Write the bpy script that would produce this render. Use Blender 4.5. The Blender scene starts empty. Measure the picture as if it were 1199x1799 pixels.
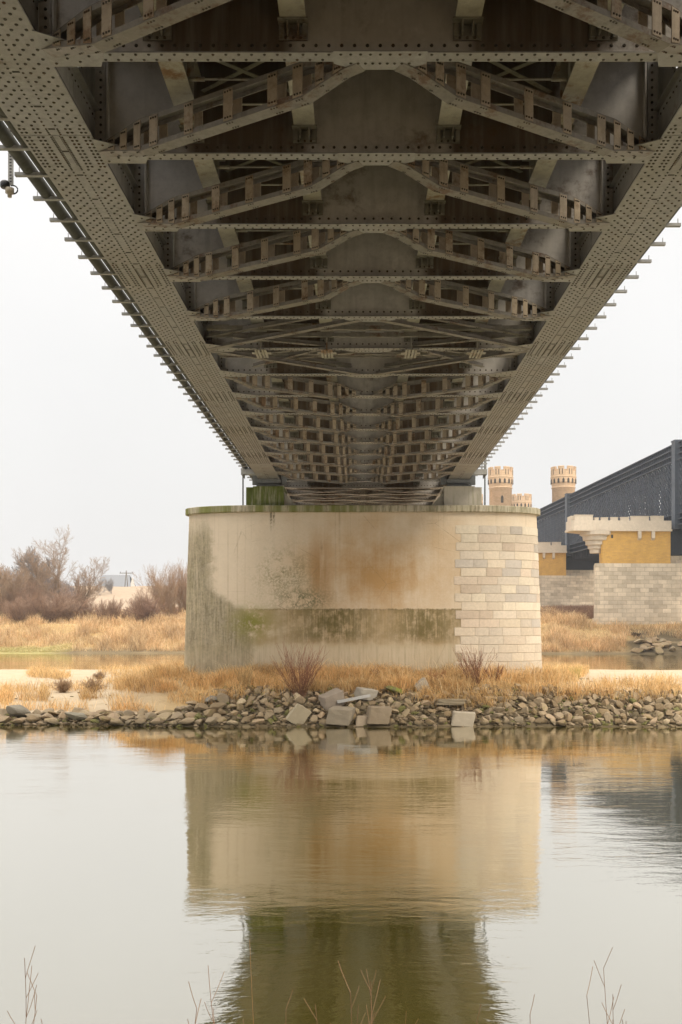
import bpy, bmesh, math, random
import numpy as np
from mathutils import Vector, Matrix, noise
R = math.radians
random.seed(7); rng = np.random.default_rng(7)
scene = bpy.context.scene
col = scene.collection

# ------------------------------------------------------------------ camera
F = 1750.0; CZ = 4.473; VX, VY = 630.0, 1094.0
cd = bpy.data.cameras.new('camera'); cam = bpy.data.objects.new('camera', cd); col.objects.link(cam)
cam.location = (0, 0, CZ); cam.rotation_euler = (R(90), 0, 0)
cd.sensor_fit = 'HORIZONTAL'; cd.sensor_width = 36; cd.lens = 36 * F / 1199
cd.shift_x = -(VX - 599.5) / 1199; cd.shift_y = (VY - 899.5) / 1199
cd.clip_start = 0.1; cd.clip_end = 6000
scene.camera = cam

def at(px, py, d): return Vector(((px - VX) / F * d, d, CZ + (VY - py) / F * d))
def W(px, d): return px / F * d

# ------------------------------------------------------------------ object helpers
def tag(o, label=None, cat=None, group=None, kind=None):
    if label: o['label'] = label
    if cat: o['category'] = cat
    if group: o['group'] = group
    if kind: o['kind'] = kind
    return o
def empty(name, loc=(0, 0, 0), rz=0):
    o = bpy.data.objects.new(name, None); o.location = loc; o.rotation_euler = (0, 0, rz)
    o.empty_display_size = .3; col.objects.link(o); return o
def copy_tree(o, parent=None):
    c = o.copy(); col.objects.link(c)
    if parent is not None: c.parent = parent
    for ch in o.children: copy_tree(ch, c)
    return c

class MB:
    """collects shapes of one part into one mesh"""
    def __init__(s): s.v = []; s.f = []; s.mi = []; s.c = []; s.sm = []
    def add(s, vs, fs, mi=0, c=None, smooth=False):
        n = len(s.v); s.v.extend([tuple(p) for p in vs])
        for f in fs: s.f.append([n + i for i in f]); s.mi.append(mi); s.sm.append(smooth)
        s.c.extend([c if c is not None else (1, 1, 1, 1)] * len(vs))
    BF = [(0, 3, 2, 1), (4, 5, 6, 7), (0, 1, 5, 4), (1, 2, 6, 5), (2, 3, 7, 6), (3, 0, 4, 7)]
    def box(s, x0, x1, y0, y1, z0, z1, mi=0, c=None):
        s.add([(x0, y0, z0), (x1, y0, z0), (x1, y1, z0), (x0, y1, z0), (x0, y0, z1), (x1, y0, z1), (x1, y1, z1), (x0, y1, z1)], s.BF, mi, c)
    def bar(s, p, q, w, h, up=(0, 0, 1), mi=0):
        p = Vector(p); q = Vector(q); d = (q - p).normalized(); u = Vector(up)
        side = d.cross(u)
        if side.length < 1e-4: side = d.cross(Vector((0, 1, 0)))
        side.normalize(); u = side.cross(d).normalized()
        a = side * w / 2; b = u * h / 2
        s.add([p - a - b, p + a - b, p + a + b, p - a + b, q - a - b, q + a - b, q + a + b, q - a + b], 
              [(0, 1, 2, 3), (7, 6, 5, 4), (0, 4, 5, 1), (1, 5, 6, 2), (2, 6, 7, 3), (3, 7, 4, 0)], mi)
    def tube(s, pts, r, n=8, mi=0, cap=True, smooth=True):
        pts = [Vector(p) for p in pts]; rs = r if isinstance(r, (list, tuple)) else [r] * len(pts)
        vs = []; fs = []
        for i, p in enumerate(pts):
            d = (pts[min(i + 1, len(pts) - 1)] - pts[max(i - 1, 0)]).normalized()
            a = d.cross(Vector((0, 0, 1)))
            if a.length < 1e-3: a = d.cross(Vector((0, 1, 0)))
            a.normalize(); b = d.cross(a)
            for k in range(n):
                t = 2 * math.pi * k / n
                vs.append(p + (a * math.cos(t) + b * math.sin(t)) * rs[i])
        for i in range(len(pts) - 1):
            for k in range(n):
                fs.append((i * n + k, i * n + (k + 1) % n, (i + 1) * n + (k + 1) % n, (i + 1) * n + k))
        s.add(vs, fs, mi, smooth=smooth)
        if cap:
            m = len(s.v) - len(vs)
            s.f.append([m + k for k in range(n)][::-1]); s.mi.append(mi); s.sm.append(False)
            e = m + (len(pts) - 1) * n
            s.f.append([e + k for k in range(n)]); s.mi.append(mi); s.sm.append(False)
    def lathe(s, prof, n=32, cx=0, cy=0, mi=0, smooth=True, c=None):
        vs = []; fs = []
        for (r, z) in prof:
            for k in range(n):
                t = 2 * math.pi * k / n; vs.append((cx + r * math.cos(t), cy + r * math.sin(t), z))
        for i in range(len(prof) - 1):
            for k in range(n):
                fs.append((i * n + k, i * n + (k + 1) % n, (i + 1) * n + (k + 1) % n, (i + 1) * n + k))
        s.add(vs, fs, mi, c, smooth)
    def prism(s, poly, z0, z1, mi=0, c=None):
        n = len(poly)
        vs = [(x, y, z0) for x, y in poly] + [(x, y, z1) for x, y in poly]
        fs = [tuple(range(n))[::-1], tuple(range(n, 2 * n))] + [(i, (i + 1) % n, n + (i + 1) % n, n + i) for i in range(n)]
        s.add(vs, fs, mi, c)
    def rivet(s, p, nrm, r=.022, h=.014, mi=1):
        p = Vector(p); nn = Vector(nrm); a = nn.orthogonal().normalized(); b = nn.cross(a)
        vs = []; K = 6
        for rr, hh in ((1, 0), (.6, 1)):
            for k in range(K):
                t = 2 * math.pi * k / K
                vs.append(p + (a * math.cos(t) + b * math.sin(t)) * r * rr + nn * h * hh)
        s.add(vs, [(k, (k + 1) % K, K + (k + 1) % K, K + k) for k in range(K)] + [tuple(range(K, 2 * K))], mi)
    def mesh(s, name, mats):
        me = bpy.data.meshes.new(name); me.from_pydata(s.v, [], s.f)
        for m in (mats if isinstance(mats, (list, tuple)) else [mats]): me.materials.append(m)
        me.polygons.foreach_set('material_index', s.mi); me.polygons.foreach_set('use_smooth', s.sm)
        if any(c != (1, 1, 1, 1) for c in s.c):
            a = me.color_attributes.new('col', 'FLOAT_COLOR', 'POINT')
            a.data.foreach_set('color', np.array(s.c, np.float32).ravel())
        me.update(); return me
    def build(s, name, mats, parent=None, loc=(0, 0, 0), rz=0):
        return link(name, s.mesh(name, mats), parent, loc, rz)
def link(name, me, parent=None, loc=(0, 0, 0), rz=0):
    o = bpy.data.objects.new(name, me); o.location = loc; o.rotation_euler = (0, 0, rz); col.objects.link(o)
    if parent is not None: o.parent = parent
    return o
def np_mesh(name, v, f, mats, colr=None, smooth=False):
    """v (n,3), f (m,k)"""
    me = bpy.data.meshes.new(name); v = np.asarray(v, np.float32); f = np.asarray(f, np.int32)
    k = f.shape[1]
    me.vertices.add(len(v)); me.vertices.foreach_set('co', v.ravel())
    me.loops.add(f.size); me.loops.foreach_set('vertex_index', f.ravel())
    me.polygons.add(len(f)); me.polygons.foreach_set('loop_start', np.arange(0, f.size, k, dtype=np.int32))
    me.polygons.foreach_set('use_smooth', np.full(len(f), smooth))
    for m in (mats if isinstance(mats, (list, tuple)) else [mats]): me.materials.append(m)
    if colr is not None:
        a = me.color_attributes.new('col', 'FLOAT_COLOR', 'POINT')
        c4 = np.ones((len(v), 4), np.float32); c4[:, :3] = colr; a.data.foreach_set('color', c4.ravel())
    me.update(calc_edges=True); me.validate(); return me

# ------------------------------------------------------------------ materials
class NT:
    def __init__(s, name):
        s.m = bpy.data.materials.new(name); s.m.use_nodes = True; s.t = s.m.node_tree
        s.b = s.t.nodes['Principled BSDF']; s.out = s.t.nodes['Material Output']
    def n(s, ty, **kw):
        nd = s.t.nodes.new(ty)
        for k, v in kw.items():
            if k in nd.inputs.keys(): s.put(nd.inputs[k], v)
            else: setattr(nd, k, v)
        return nd
    def put(s, inp, v):
        if hasattr(v, 'is_output'): s.t.links.new(v, inp)
        else: inp.default_value = v
    def coord(s, kind='Object'): return s.n('ShaderNodeTexCoord').outputs[kind]
    def mapping(s, vec, scale=(1, 1, 1), loc=(0, 0, 0), rot=(0, 0, 0)):
        m = s.n('ShaderNodeMapping'); s.put(m.inputs['Vector'], vec); m.inputs['Scale'].default_value = scale
        m.inputs['Location'].default_value = loc; m.inputs['Rotation'].default_value = rot
        return m.outputs[0]
    def noise(s, vec, scale, detail=4, rough=.6, dist=0):
        m = s.n('ShaderNodeTexNoise'); s.put(m.inputs['Vector'], vec); m.inputs['Scale'].default_value = scale
        m.inputs['Detail'].default_value = detail; m.inputs['Roughness'].default_value = rough; m.inputs['Distortion'].default_value = dist
        return m.outputs['Fac']
    def rng(s, v, a, b, c=0, d=1, smooth=True):
        m = s.n('ShaderNodeMapRange', interpolation_type='SMOOTHSTEP' if smooth else 'LINEAR')
        s.put(m.inputs['Value'], v)
        for i, x in zip(('From Min', 'From Max', 'To Min', 'To Max'), (a, b, c, d)): s.put(m.inputs[i], x)
        return m.outputs[0]
    def math(s, op, a, b=0.0):
        m = s.n('ShaderNodeMath', operation=op); s.put(m.inputs[0], a); s.put(m.inputs[1], b); return m.outputs[0]
    def mul(s, *xs):
        r = xs[0]
        for x in xs[1:]: r = s.math('MULTIPLY', r, x)
        return r
    def mix(s, f, a, b, blend='MIX'):
        m = s.n('ShaderNodeMix', data_type='RGBA', blend_type=blend, clamp_factor=True)
        s.put(m.inputs[0], f)
        for i, x in ((6, a), (7, b)): s.put(m.inputs[i], x if hasattr(x, 'is_output') else (*x, 1) if len(x) == 3 else x)
        return m.outputs[2]
    def bump(s, h, strength=.3, dist=.02):
        m = s.n('ShaderNodeBump'); s.put(m.inputs['Height'], h); m.inputs['Strength'].default_value = strength
        m.inputs['Distance'].default_value = dist; s.t.links.new(m.outputs[0], s.b.inputs['Normal'])
    def fin(s, colr, rough=.7, spec=.5, metal=0):
        s.put(s.b.inputs['Base Color'], colr if hasattr(colr, 'is_output') else (*colr, 1))
        s.put(s.b.inputs['Roughness'], rough); s.b.inputs['Specular IOR Level'].default_value = spec
        s.b.inputs['Metallic'].default_value = metal
        return s.m
    def sep(s, vec):
        m = s.n('ShaderNodeSeparateXYZ'); s.put(m.inputs[0], vec); return m.outputs

def steel(name, base, rust, amount=.5, thr=.56, scale=1.3, rough=.55, dirt=.55, track=False):
    k = NT(name); co = k.coord('Object')
    oi = k.n('ShaderNodeObjectInfo').outputs['Random']
    ad = k.n('ShaderNodeVectorMath', operation='ADD'); k.put(ad.inputs[0], co)
    cx = k.n('ShaderNodeCombineXYZ'); k.put(cx.inputs[0], k.math('MULTIPLY', oi, 37.0)); k.put(cx.inputs[1], k.math('MULTIPLY', oi, 17.0))
    k.put(ad.inputs[1], cx.outputs[0]); co = ad.outputs[0]
    n1 = k.noise(co, scale, 6, .65); n2 = k.noise(co, scale * 9, 5, .7); n3 = k.noise(co, scale * .35, 3)
    streak = k.noise(k.mapping(co, (5, 5, .35)), 1.2, 4)
    c = k.mix(k.rng(n2, .35, .75), base, tuple(x * .78 for x in base))
    c = k.mix(k.mul(k.rng(streak, .45, .75), dirt), c, tuple(x * .45 for x in base))
    c = k.mix(k.mul(k.rng(n3, .4, .7), .5), c, (base[0] * .8, base[1] * .74, base[2] * .6))
    pk = k.noise(co, scale * 3.2, 6, .75)   # bleached and freshly scraped patches
    c = k.mix(k.mul(k.rng(pk, .56, .68), .45), c, tuple(min(1, x * 1.3) for x in base))
    c = k.mix(k.mul(k.rng(n1, .28, .48, 1, 0), .4), c, tuple(x * .55 for x in base))
    if track:   # rust from the open track, with the deck's shade painted in, between the stringers
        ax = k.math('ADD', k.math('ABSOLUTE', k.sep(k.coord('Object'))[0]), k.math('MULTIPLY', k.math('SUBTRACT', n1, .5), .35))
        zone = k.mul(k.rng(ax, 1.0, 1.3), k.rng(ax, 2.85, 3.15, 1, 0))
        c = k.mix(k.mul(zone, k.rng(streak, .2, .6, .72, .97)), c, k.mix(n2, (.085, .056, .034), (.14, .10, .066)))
    rm = k.mul(k.rng(k.math('ADD', k.math('MULTIPLY', n1, .75), k.math('MULTIPLY', n2, .25)), thr, thr + .12), amount)
    c = k.mix(rm, c, k.mix(n2, rust, tuple(x * .4 for x in rust)))
    k.bump(k.math('ADD', n2, k.math('MULTIPLY', rm, .6)), .12, .01)
    return k.fin(c, k.rng(n1, .3, .8, rough - .08, rough + .2), .4)
M = {}
RUST = (.19, .085, .03)
M['flange'] = steel('girder_paint', (.345, .335, .325), RUST, .75, .585, .9, .5, .35)
M['rivet'] = steel('rivet_paint', (.07, .058, .04), RUST, .6, .5, 2, .6)
M['beam'] = steel('beam_paint', (.25, .235, .20), RUST, .7, .54, 1.2)
M['beam_pale'] = steel('stringer_paint', (.43, .405, .35), (.30, .14, .045), .85, .51, 1.1)
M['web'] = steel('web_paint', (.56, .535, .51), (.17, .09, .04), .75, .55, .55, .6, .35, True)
M['brace'] = steel('brace_paint', (.25, .23, .205), RUST, .7, .53, 1.6, .55, .5)
M['batten'] = steel('batten_paint', (.43, .355, .27), (.24, .125, .05), .8, .52, 1.2, .55, .5)
M['darksteel'] = steel('deck_paint', (.065, .058, .05), (.08, .04, .02), .7, .5, .8, .7)
M['pipe'] = steel('pipe_coat', (.13, .13, .12), RUST, .25, .62, 1.5, .8)
M['galv'] = steel('galvanised', (.36, .36, .35), RUST, .35, .62, 2, .45, .3)
M['bearing'] = steel('bearing_steel', (.24, .25, .26), RUST, .4, .6, 2)
M['blue'] = steel('old_bridge_paint', (.026, .035, .054), (.10, .07, .05), .3, .6, .5, .6, .3)
M['bluelight'] = steel('old_bridge_pale_paint', (.085, .104, .135), (.10, .07, .05), .3, .6, .5, .6, .3)
def flat(name, c, rough=.6, spec=.4):
    k = NT(name); co = k.coord('Object'); n = k.noise(co, 14, 4)
    return k.fin(k.mix(n, tuple(x * .8 for x in c), tuple(min(1, x * 1.15) for x in c)), rough, spec)
M['black'] = flat('black_plastic', (.02, .02, .022), .4)
M['brass'] = flat('weathered_brass', (.42, .36, .27), .5)
M['glassdark'] = flat('dark_glass', (.03, .03, .035), .12)

def attr_mat(name, rough=.85, bscale=0, var=.35, nscale=8, transl=0, spec=.3):
    k = NT(name); a = k.n('ShaderNodeAttribute', attribute_name='col').outputs['Color']
    co = k.coord('Object'); n = k.noise(co, nscale, 5, .65)
    c = k.mix(1.0, a, k.mix(n, (1 - var,) * 3, (1 + var,) * 3), 'MULTIPLY')
    if bscale: k.bump(k.noise(co, bscale, 6, .7), .5, .03)
    m = k.fin(c, rough, spec)
    if transl:
        t = k.n('ShaderNodeBsdfTranslucent'); k.put(t.inputs['Color'], c)
        mx = k.n('ShaderNodeMixShader'); mx.inputs[0].default_value = transl
        k.t.links.new(k.b.outputs[0], mx.inputs[1]); k.t.links.new(t.outputs[0], mx.inputs[2]); k.t.links.new(mx.outputs[0], k.out.inputs[0])
    return m
M['grass'] = attr_mat('dry_grass', .8, 0, .3, 1.5, .35)
M['twig'] = attr_mat('twig_bark', .85, 0, .3, 4)
M['stone_blocks'] = attr_mat('facing_stone', .85, 25, .22, 9)
M['rockpile'] = attr_mat('small_stones', .9, 14, .35, 7)

def ground_mat():
    k = NT('ground'); a = k.n('ShaderNodeAttribute', attribute_name='col').outputs['Color']; co = k.coord('Object')
    n1 = k.noise(co, .8, 6, .65); n2 = k.noise(co, 9, 5, .7); n3 = k.noise(k.mapping(co, (.3, 1, 1)), 2.2, 5, .7)
    c = k.mix(1.0, a, k.mix(n1, (.72,) * 3, (1.2,) * 3), 'MULTIPLY')
    c = k.mix(k.mul(k.rng(n2, .55, .75), .35), c, (.16, .12, .07))
    c = k.mix(k.mul(k.rng(n3, .56, .72), .6), c, (.27, .205, .12))
    n4 = k.noise(k.mapping(co, (.25, 1.2, 1)), 1.1, 6, .75); c = k.mix(k.mul(k.rng(n4, .5, .7), .55), c, (.36, .275, .165))
    k.bump(k.math('ADD', k.math('MULTIPLY', n2, .4), n3), .6, .12)
    return k.fin(c, .95, .15)
M['ground'] = ground_mat()

def rock_mat():
    k = NT('riprap_stone'); co = k.coord('Object'); oi = k.n('ShaderNodeObjectInfo').outputs['Random']
    rp = k.n('ShaderNodeValToRGB'); k.put(rp.inputs[0], oi); e = rp.color_ramp.elements
    e[0].color = (.17, .12, .065, 1); e[1].color = (.50, .395, .26, 1)
    for p, c in ((.2, (.33, .25, .155, 1)), (.4, (.22, .175, .115, 1)), (.6, (.38, .275, .175, 1)), (.8, (.20, .14, .07, 1))):
        x = e.new(p); x.color = c
    n1 = k.noise(co, 2.2, 6, .7); n2 = k.noise(co, 11, 6, .75)
    c = k.mix(1.0, rp.outputs[0], k.mix(n1, (.65,) * 3, (1.3,) * 3), 'MULTIPLY')
    c = k.mix(k.mul(k.rng(n2, .5, .8), .5), c, (.12, .09, .05))
    gm = k.mul(k.rng(n1, .52, .66), k.rng(oi, .35, .6), .75)
    c = k.mix(gm, c, (.15, .13, .035))
    # wet foot of the bank: darker where the river laps the stone (world height)
    z = k.sep(k.n('ShaderNodeNewGeometry').outputs['Position'])[2]
    c = k.mix(k.rng(k.math('ADD', z, k.math('MULTIPLY', n1, .12)), .12, .34, .85, 0), c, (.05, .04, .022))
    k.bump(k.math('ADD', n2, n1), .5, .04)
    return k.fin(c, .85, .3)
M['rock'] = rock_mat()
def plain_stone(name, c, moss=0, mcol=(.2, .22, .03)):
    k = NT(name); co = k.coord('Object'); n1 = k.noise(co, 2.5, 6, .7); n2 = k.noise(co, 16, 6, .75)
    cc = k.mix(n1, tuple(x * .7 for x in c), tuple(x * 1.2 for x in c)); cc = k.mix(k.mul(k.rng(n2, .5, .8), .35), cc, tuple(x * .4 for x in c))
    if moss: cc = k.mix(k.mul(k.rng(n1, .4, .6), moss), cc, mcol)
    k.bump(n2, .4, .03); return k.fin(cc, .85, .3)

def pier_mat():
    k = NT('pier_concrete'); co = k.coord('Object'); X, Y, Z = k.sep(co)[:3]
    nb = k.noise(co, .5, 6, .6); nm = k.noise(co, 1.7, 7, .68); nf = k.noise(co, 9, 6, .7); nff = k.noise(co, 40, 3, .6)
    st = k.noise(k.mapping(co, (2.6, 1, .16)), 1.0, 6, .7); st2 = k.noise(k.mapping(co, (9, 1, .5)), 1.0, 6, .75)
    c = k.mix(nm, (.54, .45, .335), (.66, .565, .435))
    c = k.mix(k.mul(k.rng(nb, .35, .7), k.rng(X, -6.5, -2), .45), c, (.52, .385, .235))
    c = k.mix(k.mul(k.rng(nf, .52, .8), .3), c, (.34, .29, .22))
    def gx(cx, w): # soft bump in x
        d = k.math('DIVIDE', k.math('SUBTRACT', X, cx), w); return k.math('POWER', 2.718, k.math('MULTIPLY', k.math('MULTIPLY', d, d), -1.0))
    def gz(cz, w):
        d = k.math('DIVIDE', k.math('SUBTRACT', Z, cz), w); return k.math('POWER', 2.718, k.math('MULTIPLY', k.math('MULTIPLY', d, d), -1.0))
    zw = k.math('ADD', Z, k.math('MULTIPLY', k.math('SUBTRACT', nm, .5), .5))
    # rusty water stains in the middle of the face
    s1 = k.mul(gx(.7, 3.9), gz(7.0, 2.5), k.rng(k.math('ADD', nb, k.math('MULTIPLY', st, .5)), .35, 1.0), k.rng(nf, .2, .7, .75, 1), 1.3)
    c = k.mix(s1, c, (.43, .265, .115))
    s1b = k.mul(gx(-2.25, .55), gz(7.0, 1.7), k.rng(st, .25, .6), 1.0)
    c = k.mix(s1b, c, (.36, .21, .09))
    s2 = k.mul(gx(-3.9, 1.5), gz(6.9, 1.3), k.rng(nf, .36, .62), k.rng(nm, .36, .58), .85)
    c = k.mix(s2, c, (.19, .175, .085))
    s3 = k.mul(gx(-3.1, 1.2), gz(5.6, .55), k.rng(nf, .38, .54), k.rng(nm, .38, .54), 1.0)
    c = k.mix(s3, c, (.12, .125, .06))
    # old flood band, sharp upper edge
    zt_ = k.math('ADD', k.math('ADD', Z, k.math('MULTIPLY', nf, .16)), k.math('MULTIPLY', k.math('SUBTRACT', st, .5), .22))
    top = k.rng(zt_, 5.21, 5.30, 1, 0)
    bot = k.rng(zw, 3.0, 3.55)
    inx = k.mul(k.rng(k.math('ADD', X, k.math('MULTIPLY', nm, 1.5)), -6.6, -4.6), k.rng(X, 5.2, 5.6, 1, 0))
    wide = k.mul(top, bot, inx)
    c = k.mix(k.mul(wide, k.rng(k.math('ADD', k.math('MULTIPLY', nm, .5), k.math('MULTIPLY', st, .5)), .3, .65, .35, .9)), c, (.34, .25, .125))
    dk = k.mul(wide, k.rng(k.math('ADD', k.math('MULTIPLY', nm, .6), k.math('MULTIPLY', st2, .55)), .44, .64),
               k.math('MAXIMUM', k.mul(gx(-1.6, 2.2), 1.0), k.mul(gx(3.2, 1.9), .9)), k.rng(Z, 3.1, 3.9))
    c = k.mix(k.mul(dk, .95), c, (.12, .095, .032))
    edge = k.mul(k.rng(k.math('ADD', Z, k.math('MULTIPLY', nf, .10)), 5.12, 5.2), top, k.rng(X, -6, -5), k.rng(X, 5.3, 5.4, 1, 0), k.rng(st2, .35, .6))
    c = k.mix(k.mul(edge, .6), c, (.14, .11, .06))
    # pale foot of the wall
    foot = k.rng(zw, 3.2, 3.45, 1, 0)
    c = k.mix(k.mul(foot, .5), c, (.43, .36, .235))
    c = k.mix(k.mul(foot, k.rng(st2, .45, .7), .5), c, (.27, .225, .13))
    # grey-green growth on the upstream end
    lim = k.math('ADD', k.rng(Z, 4.4, 6.6, -5.6, -7.75), k.math('MULTIPLY', k.math('SUBTRACT', nm, .5), 1.6))
    g = k.rng(k.math('SUBTRACT', lim, X), -.25, .45)
    gtop = k.rng(Z, 8.6, 10.2, 1, .25)
    gfade = k.rng(X, -9.6, -8.7, .35, 1)
    gr = k.mul(g, gtop, k.rng(k.math('ADD', k.math('MULTIPLY', st, .55), k.math('ADD', k.math('MULTIPLY', nm, .35), k.math('MULTIPLY', st2, .2))), .24, .56), k.rng(Z, 2.4, 3.6, .65, 1))
    c = k.mix(k.mul(gr, k.rng(k.math('ADD', k.math('MULTIPLY', nf, .35), k.math('MULTIPLY', st2, .65)), .36, .62, .55, .95)), c, k.mix(k.rng(nm, .35, .65), (.13, .115, .065), (.25, .215, .13)))
    moss = k.mul(gx(-5.7, 1.0), gz(4.45, .8), k.rng(k.math('ADD', k.math('MULTIPLY', nf, .5), k.math('MULTIPLY', nm, .5)), .38, .52), .95)
    c = k.mix(moss, c, (.19, .185, .035))
    # thin rain streaks down the whole face, and hairline cracks
    rs = k.noise(k.mapping(co, (7, 1, .07)), 1.0, 4, .65); c = k.mix(k.mul(k.rng(rs, .56, .74), k.rng(nb, .35, .6, .15, .5)), c, (.27, .20, .12))
    vo = k.n('ShaderNodeTexVoronoi', feature='DISTANCE_TO_EDGE'); k.put(vo.inputs['Vector'], k.mapping(co, (.35, .35, .55))); vo.inputs['Scale'].default_value = 1.0
    ck = k.mul(k.rng(k.math('ADD', vo.outputs['Distance'], k.math('MULTIPLY', k.math('SUBTRACT', nf, .5), .03)), .0, .008, 1, 0), k.rng(nb, .48, .6))
    c = k.mix(k.mul(ck, .45), c, (.16, .12, .07))
    # drips below the coping
    dr = k.mul(gx(-4.72, .055), k.rng(Z, 9.0, 10.0), k.rng(nf, .35, .5))
    dr2 = k.mul(gx(-4.58, .05), k.rng(Z, 9.2, 10.1), k.rng(nf, .4, .52))
    c = k.mix(k.math('MAXIMUM', dr, dr2), c, (.12, .10, .06))
    # fine cracks / lift lines and pale lime spots
    lift = k.math('PINGPONG', k.math('ADD', Z, k.math('MULTIPLY', nm, .05)), .61)
    c = k.mix(k.mul(k.rng(lift, .0, .018, 1, 0), .22, k.rng(nb, .4, .6)), c, (.2, .16, .1))
    sp = k.mul(k.rng(nff, .66, .72), k.math('MAXIMUM', gr, wide), .6)
    c = k.mix(sp, c, (.5, .46, .36))
    ph = k.rng(nff, .70, .74); c = k.mix(k.mul(ph, .35), c, (.16, .13, .09))
    k.bump(k.math('ADD', k.math('MULTIPLY', nf, .6), k.math('MULTIPLY', nm, .8)), .35, .05)
    return k.fin(c, .9, .2)
M['pier'] = pier_mat()
def coping_mat():
    k = NT('coping_concrete'); co = k.coord('Object'); X, Y, Z = k.sep(co)[:3]
    n = k.noise(co, 3, 6, .7); st = k.noise(k.mapping(co, (4, 4, .6)), 1.3, 5, .7); sm = k.noise(k.mapping(co, (1.2, 1.2, .1)), 1.0, 3)
    c = k.mix(n, (.34, .30, .22), (.50, .45, .35))
    c = k.mix(k.mul(k.rng(st, .4, .65), .75), c, (.14, .115, .065))
    c = k.mix(k.mul(k.rng(X, -1, 1, .9, .15), k.rng(sm, .36, .58)), c, (.14, .15, .035))
    k.bump(n, .4, .03); return k.fin(c, .9, .2)
M['coping'] = coping_mat()
def mossy(name, base, amount):
    k = NT(name); co = k.coord('Object'); n = k.noise(co, 3.5, 6, .7); st = k.noise(k.mapping(co, (6, 6, .5)), 1.0, 5, .7)
    c = k.mix(n, tuple(x * .8 for x in base), tuple(x * 1.15 for x in base))
    c = k.mix(k.mul(k.rng(st, .5 - amount * .3, .7 - amount * .2), min(1, amount + .2)), c, k.mix(n, (.06, .075, .015), (.17, .19, .05)))
    k.bump(n, .3, .02); return k.fin(c, .9, .2)
M['ped_moss'] = mossy('mossy_bearing_block', (.40, .37, .28), .85)
M['ped_pale'] = mossy('pale_bearing_block', (.46, .42, .35), .12)

def brick_mat(name, c1, c2, mortar, bw, bh, var=.4, off=(0, 0, 0)):
    k = NT(name); co = k.coord('Object'); g = k.n('ShaderNodeNewGeometry').outputs['Normal']
    X, Y, Z = k.sep(co)[:3]; NX, NY, NZ = k.sep(g)[:3]
    u = k.n('ShaderNodeMix', data_type='FLOAT'); k.put(u.inputs[0], k.math('GREATER_THAN', k.math('ABSOLUTE', NX), .7)); k.put(u.inputs[2], X); k.put(u.inputs[3], Y)
    cv = k.n('ShaderNodeCombineXYZ'); k.put(cv.inputs[0], u.outputs[0]); k.put(cv.inputs[1], Z)
    bt = k.n('ShaderNodeTexBrick'); k.put(bt.inputs['Vector'], cv.outputs[0]); bt.inputs['Scale'].default_value = 1
    bt.inputs['Brick Width'].default_value = bw; bt.inputs['Row Height'].default_value = bh; bt.inputs['Mortar Size'].default_value = bh * .045
    bt.inputs['Mortar Smooth'].default_value = .3; bt.inputs['Bias'].default_value = -.1
    bt.inputs['Color1'].default_value = (*c1, 1); bt.inputs['Color2'].default_value = (*c2, 1); bt.inputs['Mortar'].default_value = (*mortar, 1)
    n = k.noise(co, .6, 6, .7); n2 = k.noise(co, 4, 5, .7)
    c = k.mix(1.0, bt.outputs['Color'], k.mix(n, (1 - var,) * 3, (1 + var,) * 3), 'MULTIPLY')
    c = k.mix(k.mul(k.rng(n2, .5, .8), .3), c, tuple(x * .6 for x in c1))
    k.bump(k.math('ADD', k.math('MULTIPLY', bt.outputs['Fac'], -1), k.math('MULTIPLY', n2, .5)), .5, .04)
    return k.fin(c, .9, .2)
M['yellowbrick'] = brick_mat('yellow_brick', (.60, .36, .10), (.52, .31, .10), (.42, .31, .16), .55, .22, .25)
M['oldstone'] = brick_mat('old_pier_stone', (.64, .55, .43), (.42, .355, .27), (.36, .30, .22), 1.45, .66, .5)
M['towerbrick'] = brick_mat('tower_brick', (.64, .47, .31), (.56, .395, .25), (.56, .44, .31), .6, .25, .3)
M['palestone'] = plain_stone('pale_parapet_stone', (.60, .52, .42))
M['darkgap'] = flat('dark_opening', (.06, .05, .04), .9)
M['roofgrey'] = flat('grey_roof', (.22, .23, .25), .8)
M['white'] = flat('whitewash', (.7, .68, .64), .8)
M['wood'] = flat('grey_timber', (.18, .16, .14), .9)

def water_mat():
    k = NT('river_water'); co = k.coord('Object')
    n1 = k.noise(k.mapping(co, (.5, 1.0, 1)), .55, 3, .5, .4)
    n2 = k.noise(k.mapping(co, (.55, 1.5, 1)), 2.4, 4, .55, .6)
    n3 = k.noise(k.mapping(co, (1, 2, 1)), 9, 3, .5)
    calm = k.rng(k.noise(k.mapping(co, (.12, .3, 1)), .5, 3), .40, .62, .25, 1.0)
    h = k.math('ADD', k.math('MULTIPLY', n1, .55), k.mul(k.math('ADD', k.math('MULTIPLY', n2, .38), k.math('MULTIPLY', n3, .075)), calm))
    k.bump(h, .14, .14)
    k.b.inputs['IOR'].default_value = 1.33
    m = k.fin((.088, .077, .001), .03, .5)
    # silt-laden river surface under overcast light: mirror strength by viewing angle
    lw = k.n('ShaderNodeLayerWeight', Blend=.5)
    bn = [n for n in k.t.nodes if n.type == 'BUMP'][0]
    gl = k.n('ShaderNodeBsdfGlossy'); gl.inputs['Roughness'].default_value = .025; gl.inputs['Color'].default_value = (.985, .96, .905, 1)
    k.t.links.new(bn.outputs[0], gl.inputs['Normal'])
    f = k.rng(lw.outputs['Facing'], .15, .88, .06, .82, False)
    mx = k.n('ShaderNodeMixShader'); k.put(mx.inputs[0], f)
    k.t.links.new(k.b.outputs[0], mx.inputs[1]); k.t.links.new(gl.outputs[0], mx.inputs[2]); k.t.links.new(mx.outputs[0], k.out.inputs[0])
    return m
M['water'] = water_mat()

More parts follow.
